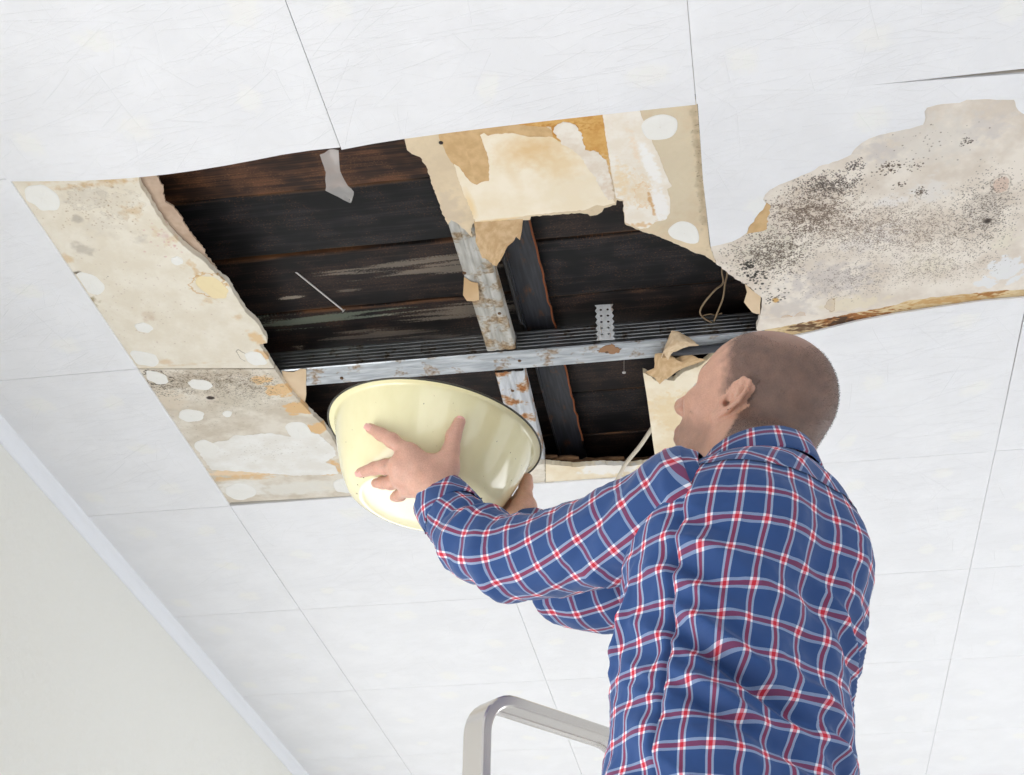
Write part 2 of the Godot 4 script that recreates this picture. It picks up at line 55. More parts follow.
const RH_MIDDLE := [Vector3(-0.3314, 2.0637, -1.9269), Vector3(-0.3649, 2.0875, -1.962), Vector3(-0.4013, 2.0993, -1.9761), Vector3(-0.4344, 2.1084, -1.9806)]
const RH_RING := [Vector3(-0.3401, 2.0498, -1.9252), Vector3(-0.3721, 2.0734, -1.9592), Vector3(-0.4074, 2.085, -1.9724), Vector3(-0.4395, 2.094, -1.9761)]
const RH_PINKY := [Vector3(-0.3447, 2.0362, -1.9169), Vector3(-0.3728, 2.0592, -1.9519), Vector3(-0.4062, 2.0706, -1.9661), Vector3(-0.437, 2.0793, -1.971)]
const SLEEVE_L := [[Vector3(-0.019, 1.8503, -1.5251), 0.05], [Vector3(-0.0336, 1.8471, -1.5295), 0.066], [Vector3(-0.0508, 1.8434, -1.5351), 0.071], [Vector3(-0.1135, 1.8335, -1.5636), 0.06], [Vector3(-0.1926, 1.8344, -1.61), 0.056], [Vector3(-0.2684, 1.8459, -1.6499), 0.054], [Vector3(-0.3187, 1.87, -1.6736), 0.053], [Vector3(-0.3535, 1.9092, -1.696), 0.048], [Vector3(-0.3777, 1.947, -1.715), 0.042], [Vector3(-0.3957, 1.9762, -1.7288), 0.038]]
const SLEEVE_R := [[Vector3(0.0369, 1.8771, -1.7067), 0.07], [Vector3(-0.01, 1.8686, -1.7407), 0.068], [Vector3(-0.0786, 1.8635, -1.7808), 0.058], [Vector3(-0.1559, 1.8666, -1.8139), 0.055], [Vector3(-0.2208, 1.8855, -1.8385), 0.053], [Vector3(-0.261, 1.9239, -1.8544), 0.048], [Vector3(-0.2845, 1.9713, -1.8854), 0.042], [Vector3(-0.3044, 2.0153, -1.9071), 0.037]]
const HEAD_CENTER := Vector3(0.0394, 2.0377, -1.6602)
const NECK := Vector3(0.0334, 1.9275, -1.5993)
const CHEST := Vector3(0.0124, 1.8053, -1.6167)
const WAIST := Vector3(-0.0165, 1.6441, -1.6589)
const HIP := Vector3(-0.0336, 1.5357, -1.6921)
const RAIL_CORNER := Vector3(-0.3382, 1.6943, -1.788)
var blots_a := [[Vector2(-1.094, -1.814), Vector2(0.071, 0.036), 0.2, Color8(214, 204, 188), 0.54, 0.9, 0.8, 0], [Vector2(-1.056, -1.790), Vector2(0.079, 0.010), 0, Color8(200, 150, 84), 0.48, 1, 1.2, 0], [Vector2(-1.123, -1.772), Vector2(0.053, 0.007), 0, Color8(200, 150, 84), 0.3, 1, 1.2, 0], [Vector2(-1.092, -1.823), Vector2(0.036, 0.031), 0.3, Color8(190, 180, 166), 0.225, 0.3, 0.6, 0.45], [Vector2(-1.043, -1.849), Vector2(0.043, 0.037), 0.5, Color8(190, 180, 166), 0.225, 0.3, 0.7, 0.4], [Vector2(-1.029, -1.871), Vector2(0.025, 0.021), 0.9, Color8(200, 150, 84), 0.3, 1, 1.3, 0], [Vector2(-1.092, -1.898), Vector2(0.055, 0.038), 0.4, Color8(214, 204, 188), 0.45, 0.9, 0.9, 0], [Vector2(-1.134, -1.875), Vector2(0.016, 0.016), 0.5, Color8(190, 180, 166), 0.765, 0.6, 0.5, 0], [Vector2(-1.162, -1.958), Vector2(0.020, 0.025), 0.5, Color8(190, 180, 166), 0.675, 0.6, 0.6, 0], [Vector2(-1.204, -1.982), Vector2(0.019, 0.014), 0.9, Color8(200, 150, 84), 0.33, 0.6, 0.5, 0], [Vector2(-1.203, -2.025), Vector2(0.010, 0.006), 0.3, Color8(70, 60, 48), 0.81, 0.75, 0.5, 0], [Vector2(-1.213, -2.114), Vector2(0.016, 0.019), 0.7, Color8(150, 134, 98), 0.72, 0.75, 0.8, 0], [Vector2(-1.042, -1.944), Vector2(0.018, 0.017), 0.5, Color8(190, 180, 166), 0.45, 0.9, 0.8, 0], [Vector2(-1.008, -1.931), Vector2(0.011, 0.016), 0.3, Color8(200, 150, 84), 0.24, 1, 1.2, 0], [Vector2(-0.985, -1.958), Vector2(0.018, 0.017), 0.6, Color8(200, 150, 84), 0.24, 1, 1.3, 0], [Vector2(-0.981, -2.031), Vector2(0.015, 0.012), 0.6, Color8(200, 150, 84), 0.36, 1, 1.3, 0], [Vector2(-0.965, -2.099), Vector2(0.040, 0.036), 0.45, Color8(200, 150, 84), 0.09, 0.45, 0.35, 0.75], [Vector2(-0.976, -2.066), Vector2(0.008, 0.024), 0, Color8(200, 150, 84), 0.48, 0.75, 0.8, 0], [Vector2(-0.978, -2.146), Vector2(0.023, 0.013), 0.3, Color8(200, 150, 84), 0.24, 1, 1.2, 0], [Vector2(-0.940, -2.205), Vector2(0.016, 0.010), 0.6, Color8(200, 150, 84), 0.3, 1, 1.2, 0], [Vector2(-1.119, -2.182), Vector2(0.018, 0.019), 0.2, Color8(206, 184, 160), 0.63, 0.9, 0.7, 0], [Vector2(-0.928, -2.283), Vector2(0.016, 0.030), 0.2, Color8(226, 192, 146), 0.855, 0.45, 0.5, 0], [Vector2(-0.933, -2.344), Vector2(0.016, 0.028), 0.6, Color8(222, 182, 132), 0.81, 0.45, 0.6, 0], [Vector2(-0.974, -2.345), Vector2(0.010, 0.028), 0.2, Color8(90, 76, 60), 0, 0.45, 0.3, 0.6], [Vector2(-1.143, -2.338), Vector2(0.021, 0.014), 0.1, Color8(222, 196, 162), 0.72, 0.75, 0.6, 0], [Vector2(-0.993, -2.375), Vector2(0.083, 0.005), 0, Color8(200, 150, 84), 0.3, 1, 1, 0], [Vector2(-1.138, -2.354), Vector2(0.125, 0.005), 0, Color8(200, 150, 84), 0.18, 1, 1, 0], [Vector2(-0.963, -1.938), Vector2(0.009, 0.008), 0.2, Color8(216, 176, 176), 0.45, 0.9, 0.8, 0], [Vector2(-0.994, -1.945), Vector2(0.015, 0.011), 0.2, Color8(214, 178, 178), 0.36, 0.9, 0.8, 0]]
var specks_a := [[Vector2(-1.084, -1.857), Vector2(0.108, 0.079), 400, Color8(160, 134, 104), 0.004, 0.4], [Vector2(-1.094, -2.128), Vector2(0.175, 0.187), 260, Color8(176, 150, 138), 0.004, 0.35], [Vector2(-0.998, -1.956), Vector2(0.046, 0.056), 60, Color8(200, 130, 130), 0.005, 0.3], [Vector2(-1.149, -2.046), Vector2(0.004, 0.003), 10, Color8(80, 70, 60), 0.004, 0.8]]
var blots_b := [[Vector2(-1.094, -2.414), Vector2(0.126, 0.044), 0, Color8(186, 172, 152), 0.7, 0.6, 0.9, 0], [Vector2(-1.185, -2.479), Vector2(0.043, 0.061), 0, Color8(222, 208, 188), 0.8, 0.6, 0.7, 0], [Vector2(-1.034, -2.501), Vector2(0.086, 0.077), 0, Color8(206, 196, 178), 0.6, 0.7, 0.9, 0], [Vector2(-0.963, -2.433), Vector2(0.025, 0.018), 0.4, Color8(228, 190, 140), 0.9, 0.3, 0.5, 0], [Vector2(-0.937, -2.476), Vector2(0.038, 0.026), 0.75, Color8(228, 190, 140), 0.95, 0.2, 0.5, 0], [Vector2(-0.915, -2.551), Vector2(0.043, 0.027), 0.75, Color8(226, 186, 134), 0.95, 0.2, 0.5, 0], [Vector2(-0.898, -2.637), Vector2(0.035, 0.020), 0.75, Color8(226, 186, 134), 0.95, 0.2, 0.5, 0], [Vector2(-1.182, -2.393), Vector2(0.032, 0.029), 0.3, Color8(50, 42, 34), 0, 0.3, 0.5, 0.85], [Vector2(-1.084, -2.798), Vector2(0.163, 0.027), 0, Color8(240, 212, 176), 0.9, 0.4, 0.5, 0], [Vector2(-0.931, -2.811), Vector2(0.051, 0.036), -0.1, Color8(228, 186, 132), 0.85, 0.4, 0.6, 0], [Vector2(-1.142, -2.827), Vector2(0.117, 0.014), 0, Color8(226, 186, 134), 0.7, 0.6, 0.8, 0], [Vector2(-1.015, -2.894), Vector2(0.142, 0.037), 0, Color8(232, 228, 218), 0.9, 0.4, 0.3, 0], [Vector2(-1.158, -2.873), Vector2(0.071, 0.047), 0, Color8(236, 232, 224), 0.9, 0.4, 0.3, 0], [Vector2(-0.700, -2.901), Vector2(0.280, 0.074), 0, Color8(236, 228, 212), 0.9, 0.4, 0.3, 0], [Vector2(-1.096, -2.484), Vector2(0.011, 0.008), 0.2, Color8(46, 36, 30), 0.9, 0.4, 0.4, 0]]
var specks_b := [[Vector2(-1.086, -2.423), Vector2(0.137, 0.052), 2600, Color8(92, 80, 66), 0.0032, 0.6], [Vector2(-1.028, -2.482), Vector2(0.128, 0.068), 1500, Color8(110, 98, 82), 0.003, 0.5], [Vector2(-1.185, -2.420), Vector2(0.038, 0.052), 500, Color8(84, 74, 62), 0.004, 0.6], [Vector2(-0.984, -2.449), Vector2(0.063, 0.045), 700, Color8(84, 74, 62), 0.0032, 0.6], [Vector2(-1.148, -2.567), Vector2(0.132, 0.080), 300, Color8(130, 118, 102), 0.003, 0.4]]
var blots_e := [[Vector2(0.376, -1.896), Vector2(0.132, 0.074), 0, Color8(222, 215, 206), 0.7, 0.6, 0.7, 0], [Vector2(0.294, -1.909), Vector2(0.033, 0.035), 0, Color8(206, 198, 194), 0.6, 0.7, 0.9, 0], [Vector2(0.471, -1.875), Vector2(0.041, 0.039), 0.3, Color8(208, 200, 196), 0.5, 0.7, 0.9, 0], [Vector2(0.195, -2.038), Vector2(0.079, 0.071), 0.1, Color8(206, 192, 176), 0.6, 0.6, 0.9, 0], [Vector2(0.105, -2.152), Vector2(0.073, 0.071), 0, Color8(212, 204, 188), 0.7, 0.6, 0.9, 0], [Vector2(0.216, -2.261), Vector2(0.094, 0.063), 0, Color8(202, 193, 188), 0.7, 0.6, 0.9, 0], [Vector2(0.141, -2.346), Vector2(0.058, 0.047), 0, Color8(204, 196, 190), 0.6, 0.6, 0.9, 0], [Vector2(0.269, -2.162), Vector2(0.047, 0.024), 0.1, Color8(228, 220, 212), 0.8, 0.6, 1, 0], [Vector2(0.304, -2.138), Vector2(0.040, 0.035), 0.1, Color8(230, 222, 214), 0.8, 0.6, 1, 0], [Vector2(0.326, -2.046), Vector2(0.038, 0.019), 0.2, Color8(234, 228, 222), 0.9, 0.6, 1, 0], [Vector2(0.385, -2.026), Vector2(0.035, 0.038), 0, Color8(230, 224, 217), 0.9, 0.6, 1, 0], [Vector2(0.342, -2.188), Vector2(0.025, 0.060), 0, Color8(228, 218, 208), 0.6, 0.6, 1, 0], [Vector2(0.485, -2.095), Vector2(0.039, 0.073), 0, Color8(204, 194, 182), 0.7, 0.6, 1, 0], [Vector2(0.530, -2.187), Vector2(0.025, 0.041), 0, Color8(232, 224, 206), 0.8, 0.6, 0.8, 0], [Vector2(0.400, -2.242), Vector2(0.048, 0.031), 0, Color8(230, 221, 204), 0.8, 0.6, 0.9, 0], [Vector2(0.542, -2.279), Vector2(0.041, 0.041), -0.5, Color8(232, 232, 232), 0.95, 0.25, 0.7, 0], [Vector2(0.507, -2.314), Vector2(0.022, 0.016), 0, Color8(232, 232, 232), 0.9, 0.25, 0.8, 0], [Vector2(0.256, -2.341), Vector2(0.077, 0.026), 0, Color8(230, 218, 194), 0.8, 0.5, 0.8, 0], [Vector2(0.140, -2.397), Vector2(0.059, 0.021), 0, Color8(226, 212, 190), 0.8, 0.5, 0.8, 0], [Vector2(0.217, -2.341), Vector2(0.010, 0.020), 0, Color8(150, 110, 70), 0.3, 0.3, 0.6, 0.7], [Vector2(0.136, -2.379), Vector2(0.012, 0.017), 0, Color8(196, 140, 78), 0.4, 0.3, 0.6, 0.7], [Vector2(0.160, -2.376), Vector2(0.012, 0.017), 0, Color8(196, 140, 78), 0.3, 0.3, 0.6, 0.7], [Vector2(0.112, -2.309), Vector2(0.008, 0.010), 0, Color8(206, 160, 90), 0.9, 0.4, 0.4, 0], [Vector2(0.506, -2.031), Vector2(0.015, 0.024), 0, Color8(214, 192, 176), 1, 0.15, 0.15, 0], [Vector2(0.506, -2.031), Vector2(0.019, 0.030), 0, Color8(120, 106, 92), 0, 0.3, 0.25, 0.35], [Vector2(0.492, -2.127), Vector2(0.008, 0.010), 0, Color8(50, 40, 34), 0.95, 0.5, 0.5, 0]]
var specks_e := [[Vector2(0.178, -2.063), Vector2(0.088, 0.084), 6000, Color8(104, 88, 76), 0.0032, 0.7], [Vector2(0.105, -2.167), Vector2(0.083, 0.078), 4200, Color8(96, 84, 74), 0.0034, 0.7], [Vector2(0.286, -2.121), Vector2(0.125, 0.081), 6500, Color8(120, 104, 92), 0.0028, 0.55], [Vector2(0.212, -1.986), Vector2(0.069, 0.037), 1800, Color8(84, 74, 68), 0.0034, 0.75], [Vector2(0.487, -2.109), Vector2(0.067, 0.128), 3000, Color8(92, 82, 74), 0.003, 0.65], [Vector2(0.394, -2.152), Vector2(0.108, 0.117), 4200, Color8(122, 106, 92), 0.0028, 0.5], [Vector2(0.079, -2.234), Vector2(0.030, 0.044), 110, Color8(44, 40, 36), 0.007, 0.9], [Vector2(0.064, -2.191), Vector2(0.015, 0.018), 60, Color8(44, 40, 36), 0.006, 0.85], [Vector2(0.112, -2.296), Vector2(0.042, 0.026), 90, Color8(60, 54, 48), 0.005, 0.7], [Vector2(0.254, -2.266), Vector2(0.112, 0.063), 1800, Color8(120, 108, 98), 0.003, 0.5], [Vector2(0.420, -2.260), Vector2(0.111, 0.050), 1600, Color8(128, 114, 100), 0.0028, 0.5], [Vector2(0.313, -1.957), Vector2(0.027, 0.018), 150, Color8(72, 58, 46), 0.004, 0.8], [Vector2(0.355, -1.956), Vector2(0.020, 0.016), 50, Color8(72, 58, 46), 0.004, 0.7], [Vector2(0.257, -1.943), Vector2(0.020, 0.023), 200, Color8(76, 66, 62), 0.0036, 0.75], [Vector2(0.437, -1.908), Vector2(0.010, 0.010), 60, Color8(64, 54, 46), 0.0042, 0.85], [Vector2(0.377, -1.909), Vector2(0.100, 0.063), 90, Color8(110, 96, 84), 0.0034, 0.6], [Vector2(0.332, -2.004), Vector2(0.017, 0.011), 60, Color8(80, 66, 54), 0.004, 0.8], [Vector2(0.368, -2.029), Vector2(0.014, 0.016), 80, Color8(80, 66, 54), 0.004, 0.8]]
var blots_c := [[Vector2(-0.290, -1.819), Vector2(0.084, 0.049), 0.2, Color8(226, 190, 138), 0.85, 0.9, 0.28, 0], [Vector2(-0.248, -1.864), Vector2(0.051, 0.050), 0.4, Color8(230, 200, 152), 0.6, 0.8, 0.35, 0], [Vector2(-0.335, -1.863), Vector2(0.014, 0.089), 0.15, Color8(234, 212, 176), 0.5, 0.8, 0.28, 0], [Vector2(-0.421, -1.944), Vector2(0.011, 0.054), 0, Color8(236, 205, 150), 0.7, 0.8, 0.21, 0], [Vector2(-0.375, -1.993), Vector2(0.072, 0.006), 0, Color8(230, 190, 120), 0.6, 0.8, 0.28, 0], [Vector2(-0.230, -1.932), Vector2(0.052, 0.037), 0, Color8(240, 226, 200), 0.5, 0.8, 0.28, 0]]
var blots_w := [[Vector2(-0.126, -1.948), Vector2(0.028, 0.042), 0, Color8(232, 198, 146), 0.6, 0.7, 0.8, 0.45], [Vector2(-0.113, -1.963), Vector2(0.016, 0.032), 0, Color8(228, 186, 130), 0.3, 0.5, 0.5, 0.6], [Vector2(-0.146, -1.918), Vector2(0.017, 0.052), 0, Color8(238, 214, 174), 0.7, 0.8, 0.9, 0], [Vector2(-0.115, -1.846), Vector2(0.008, 0.062), 0.1, Color8(240, 214, 182), 0.5, 0.8, 0.9, 0], [Vector2(-0.094, -1.887), Vector2(0.014, 0.066), 0.2, Color8(248, 246, 242), 0.9, 0.4, 0.5, 0], [Vector2(-0.086, -1.995), Vector2(0.016, 0.054), 0.1, Color8(247, 244, 240), 0.9, 0.35, 0.5, 0], [Vector2(-0.101, -1.987), Vector2(0.004, 0.043), 0.1, Color8(206, 156, 100), 0.75, 0.6, 0.8, 0], [Vector2(-0.126, -2.045), Vector2(0.025, 0.008), 0, Color8(220, 180, 130), 0.7, 0.6, 0.9, 0]]

const H := 2.7                      # underside of the white ceiling panels
const TILE := 0.6
const SEAM0 := -1.8074              # x of the panel seam beyond the left wall
const ROW0 := -1.7492               # z of the row joint at the near side of the hole
const WALL_X := -1.6
const RIGHT_X := 2.4
const FAR_Z := -7.2
const BACK_Z := 2.4
const FACE := deg_to_rad(50.0)
const FWD := Vector3(-0.7660, 0, -0.6428)
const LFT := Vector3(-0.6428, 0, 0.7660)

# [name, place, direction, size, energy, colour]
const LIGHTS := [  # added lights with no seen source, balanced for an even ceiling
	["added_light_left_near", Vector3(-1.57, 0.95, -0.95), Vector3(1, 0, 0), Vector2(2.2, 1.3), 3.6, Color(1.0, 0.995, 0.985)],
	["added_light_back", Vector3(0.3, 1.45, 2.37), Vector3(0, 0, -1), Vector2(2.4, 1.2), 1.5, Color(0.985, 0.99, 1.0)],
	["added_light_left_far", Vector3(-1.57, 1.35, -4.8), Vector3(1, 0, 0), Vector2(2.8, 1.1), 2.4, Color(1.0, 0.995, 0.985)],
	["added_light_right_far", Vector3(2.37, 1.35, -4.8), Vector3(-1, 0, 0), Vector2(2.8, 1.1), 3.2, Color(0.985, 0.99, 1.0)],
	["added_light_right_near", Vector3(2.37, 1.45, -1.2), Vector3(-1, 0, 0), Vector2(2.8, 1.2), 1.1, Color(0.985, 0.99, 1.0)],
]

# ---------------------------------------------------------------- mesh helpers
class MB:
	var v := PackedVector3Array()
	var n := PackedVector3Array()
	var uv := PackedVector2Array()
	var col := PackedColorArray()
	var ix := PackedInt32Array()
	func vert(p: Vector3, nn: Vector3, t: Vector2) -> int:
		v.append(p); n.append(nn); uv.append(t)
		return v.size() - 1
	func tri(a: int, b: int, c: int, want: Vector3) -> void:
		var g := (v[c] - v[a]).cross(v[b] - v[a])
		if g.dot(want) >= 0.0:
			ix.append(a); ix.append(b); ix.append(c)
		else:
			ix.append(a); ix.append(c); ix.append(b)
	func face(pts: Array, want: Vector3, ts: Array = []) -> void:
		# a flat convex face
		var nn := want.normalized()
		var b := v.size()
		for k in pts.size():
			vert(pts[k], nn, ts[k] if ts.size() > k else Vector2(pts[k].x, pts[k].z))
		for k in range(1, pts.size() - 1):
			tri(b, b + k, b + k + 1, nn)
	func box(lo: Vector3, hi: Vector3, ch := 0.0, xf := Transform3D.IDENTITY) -> void:
		# a box with chamfered edges
		var c := (lo + hi) * 0.5
		var h := (hi - lo) * 0.5
		var e := minf(ch, minf(h.x, minf(h.y, h.z)) * 0.9)
		var corner := func(sx: float, sy: float, sz: float, ax: int) -> Vector3:
			var q := Vector3(h.x - e, h.y - e, h.z - e)
			q[ax] += e
			return xf * (c + Vector3(sx * q.x, sy * q.y, sz * q.z))
		for ax in 3:
			var a1 := (ax + 1) % 3
			var a2 := (ax + 2) % 3
			for s in [-1.0, 1.0]:
				var pts := []
				var ts := []
				for k in [[-1.0, -1.0], [1.0, -1.0], [1.0, 1.0], [-1.0, 1.0]]:
					var sg := Vector3.ZERO
					sg[ax] = s; sg[a1] = k[0]; sg[a2] = k[1]
					pts.append(corner.call(sg.x, sg.y, sg.z, ax))
					ts.append(Vector2(c[a1] + k[0] * h[a1], c[a2] + k[1] * h[a2]))
				var w := Vector3.ZERO
				w[ax] = s
				face(pts, xf.basis * w, ts)
		if e <= 0.0:
			return
		for ax in 3:
			var a1 := (ax + 1) % 3
			var a2 := (ax + 2) % 3
			for s1 in [-1.0, 1.0]:
				for s2 in [-1.0, 1.0]:
					var pts := []
					for k in [[-1.0, 0], [1.0, 0], [1.0, 1], [-1.0, 1]]:
						var sg := Vector3.ZERO
						sg[ax] = k[0]; sg[a1] = s1; sg[a2] = s2
						pts.append(corner.call(sg.x, sg.y, sg.z, a1 if k[1] == 0 else a2))
					var w := Vector3.ZERO
					w[a1] = s1; w[a2] = s2
					face(pts, xf.basis * w)
		for sx in [-1.0, 1.0]:
			for sy in [-1.0, 1.0]:
				for sz in [-1.0, 1.0]:
					face([corner.call(sx, sy, sz, 0), corner.call(sx, sy, sz, 1), corner.call(sx, sy, sz, 2)], xf.basis * Vector3(sx, sy, sz))
	func grid(rows: Array, uvs: Array, closed: bool, out_hint := Vector3.ZERO) -> void:
		# a smooth surface through rows of points; a closed one repeats its first column as its last
		var b := v.size()
		var m: int = rows[0].size()
		var r := rows.size()
		for i in r:
			for j in m:
				var pu: Vector3 = rows[i][(j + 1) % m if not closed else ((j + 1) if j + 1 < m else 1)] if (closed or j + 1 < m) else rows[i][j]
				var pd: Vector3 = rows[i][(j - 1) if j > 0 else (m - 2 if closed else 0)]
				var qu: Vector3 = rows[mini(i + 1, r - 1)][j]
				var qd: Vector3 = rows[maxi(i - 1, 0)][j]
				var nn := (qu - qd).cross(pu - pd)
				if nn.length_squared() < 1e-16:
					nn = Vector3.UP
				vert(rows[i][j], nn.normalized(), uvs[i][j] if uvs.size() else Vector2(float(j) / m, float(i) / r))
		# turn the normals outward
		var c := Vector3.ZERO
		for k in range(b, v.size()):
			c += v[k]
		c /= float(v.size() - b)
		var vote := 0.0
		if out_hint != Vector3.ZERO:
			for k in range(b, v.size()):
				vote += n[k].dot(out_hint)
		else:
			for i in r:
				var rc := Vector3.ZERO
				for j in m:
					rc += rows[i][j]
				rc /= float(m)
				for j in m:
					vote += n[b + i * m + j].dot((rows[i][j] - rc).normalized())
		if vote < 0.0:
			for k in range(b, v.size()):
				n[k] = -n[k]
		for i in r - 1:
			for j in m - 1:
				var q := b + i * m + j
				var w := n[q] + n[q + 1] + n[q + m]
				tri(q, q + 1, q + m, w)
				tri(q + 1, q + m + 1, q + m, w)
	func cap(ring: Array, want: Vector3) -> void:
		var c := Vector3.ZERO
		for p in ring:
			c += p
		c /= float(ring.size())
		var b := v.size()
		vert(c, want, Vector2.ZERO)
		for p in ring:
			vert(p, want, Vector2.ZERO)
		for k in ring.size():
			tri(b, b + 1 + k, b + 1 + (k + 1) % ring.size(), want)
	func tube(path: Array, radii: Array, sides := 10, flat := 1.0) -> void:
		var rows := []
		var uvs := []
		var t0: Vector3 = (path[1] - path[0]).normalized()
		var u := t0.cross(Vector3.UP if absf(t0.y) < 0.9 else Vector3.RIGHT).normalized()
		var run := 0.0
		for i in path.size():
			var t: Vector3 = (path[mini(i + 1, path.size() - 1)] - path[maxi(i - 1, 0)]).normalized()
			u = (u - t * u.dot(t)).normalized()
			var w := t.cross(u)
			if i > 0:
				run += path[i].distance_to(path[i - 1])
			var ring := []
			var ru := []
			for j in sides + 1:
				var a := TAU * (j % sides) / sides
				ring.append(path[i] + (u * cos(a) + w * sin(a) * flat) * radii[mini(i, radii.size() - 1)])
				ru.append(Vector2(float(j) / sides * 0.1, run))
			rows.append(ring)
			uvs.append(ru)
		grid(rows, uvs, true)
		cap(rows[0].slice(0, sides), -t0)
		cap(rows[-1].slice(0, sides), (path[-1] - path[-2]).normalized())
	func sheet(rows: Array, th: float) -> void:
		# a bent sheet of thickness th through rows of points
		var lo := []
		var n0: Vector3 = (rows[1][0] - rows[0][0]).cross(rows[0][1] - rows[0][0]).normalized()
		for r in rows:
			var q := []
			for p in r:
				q.append(p - n0 * th)
			lo.append(q)
		grid(rows, [], false, n0)
		grid(lo, [], false, -n0)
		var e := []
		var f := []
		for j in rows[0].size():
			e.append(rows[0][j]); f.append(lo[0][j])
		for i in range(1, rows.size()):
			e.append(rows[i][-1]); f.append(lo[i][-1])
		for j in range(rows[0].size() - 2, -1, -1):
			e.append(rows[-1][j]); f.append(lo[-1][j])
		for i in range(rows.size() - 2, -1, -1):
			e.append(rows[i][0]); f.append(lo[i][0])
		for k in e.size() - 1:
			if e[k].distance_to(e[k + 1]) > 1e-6:
				face([e[k], e[k + 1], f[k + 1], f[k]], (e[k + 1] - e[k]).cross(f[k] - e[k]))
	func slab(poly: PackedVector2Array, y: float, th: float, rect: Rect2, cell := 0.0, sag = null) -> void:
		# a board with the outline poly (x, z); its textures lie over rect
		var at := func(q: Vector2, up: float) -> Vector3:
			return Vector3(q.x, y + up + (sag.call(q) if sag != null else 0.0), q.y)
		var pieces := [poly]
		if cell > 0.0:
			pieces = []
			var bb := Rect2(poly[0], Vector2.ZERO)
			for q in poly:
				bb = bb.expand(q)
			var nx := int(ceil(bb.size.x / cell))
			var nz := int(ceil(bb.size.y / cell))
			for i in nx:
				for j in nz:
					var o := bb.position + Vector2(i, j) * cell
					for q in Geometry2D.intersect_polygons(poly, PackedVector2Array([o, o + Vector2(cell, 0), o + Vector2(cell, cell), o + Vector2(0, cell)])):
						pieces.append(q)
		for q in pieces:
			var t := Geometry2D.triangulate_polygon(q)
			for side in 2:
				var b := v.size()
				var w := Vector3.DOWN if side == 0 else Vector3.UP
				for s in q:
					var nn := w
					if sag != null:
						var gx: float = (sag.call(s + Vector2(0.004, 0)) - sag.call(s - Vector2(0.004, 0))) / 0.008
						var gz: float = (sag.call(s + Vector2(0, 0.004)) - sag.call(s - Vector2(0, 0.004))) / 0.008
						nn = Vector3(-gx, 1, -gz).normalized() * (-1.0 if side == 0 else 1.0)
					vert(at.call(s, th if side else 0.0), nn, (s - rect.position) / rect.size)
				for k in range(0, t.size(), 3):
					tri(b + t[k], b + t[k + 1], b + t[k + 2], w)
		var area := 0.0
		for k in poly.size():
			area += poly[k].cross(poly[(k + 1) % poly.size()])
		for k in poly.size():
			var p0 := poly[k]
			var p1 := poly[(k + 1) % poly.size()]
			var steps := maxi(1, int(p0.distance_to(p1) / cell)) if cell > 0.0 else 1
			var d := (p1 - p0).normalized()
			var o := Vector2(d.y, -d.x) * signf(area)
			for s in steps:
				var a := p0.lerp(p1, float(s) / steps)
				var b := p0.lerp(p1, float(s + 1) / steps)
				face([at.call(a, 0.0), at.call(b, 0.0), at.call(b, th), at.call(a, th)], Vector3(o.x, 0, o.y), [(a - rect.position) / rect.size, (b - rect.position) / rect.size, (b + o * th - rect.position) / rect.size, (a + o * th - rect.position) / rect.size])
	func commit() -> ArrayMesh:
		var arr := []
		arr.resize(Mesh.ARRAY_MAX)
		arr[Mesh.ARRAY_VERTEX] = v
		arr[Mesh.ARRAY_NORMAL] = n
		arr[Mesh.ARRAY_TEX_UV] = uv
		if col.size() == v.size():
			arr[Mesh.ARRAY_COLOR] = col
		arr[Mesh.ARRAY_INDEX] = ix
		var m := ArrayMesh.new()
		m.add_surface_from_arrays(Mesh.PRIMITIVE_TRIANGLES, arr)
		return m

# ---------------------------------------------------------------- bodies: rounded bones joined into one skin
class Bone:
	var a: Vector3
	var b: Vector3
	var ra: float
	var rb: float
	var k: float
	var cut := false
	var blob := false       # an ellipsoid: a = centre, b = radii
	func dist(p: Vector3) -> float:
		if blob:
			var q := p - a
			var s := Vector3(q.x / b.x, q.y / b.y, q.z / b.z)
			var k0 := s.length()
			var k1 := Vector3(s.x / b.x, s.y / b.y, s.z / b.z).length()
			return k0 * (k0 - 1.0) / maxf(k1, 1e-6)
		var ab := b - a
		var t := clampf((p - a).dot(ab) / maxf(ab.length_squared(), 1e-9), 0.0, 1.0)
		return (p - a - ab * t).length() - lerpf(ra, rb, t)

func bone(a: Vector3, ra: float, b: Vector3, rb: float, k := 0.008, cut := false) -> Bone:
	var o := Bone.new()
	o.a = a; o.b = b; o.ra = ra; o.rb = rb; o.k = k; o.cut = cut
	return o

func blob(c: Vector3, r: Vector3, k := 0.015, cut := false) -> Bone:
	var o := Bone.new()
	o.a = c; o.b = r; o.k = k; o.cut = cut; o.blob = true
	return o

func field(p: Vector3, list: Array) -> float:
	var d := 1.0
	for o: Bone in list:
		var e := o.dist(p)
		if o.cut:
			var h := clampf(0.5 - 0.5 * (d + e) / o.k, 0.0, 1.0)
			d = lerpf(d, -e, h) + o.k * h * (1.0 - h)
		else:
			var h := clampf(0.5 + 0.5 * (d - e) / o.k, 0.0, 1.0)
			d = lerpf(d, e, h) - o.k * h * (1.0 - h)
	return d

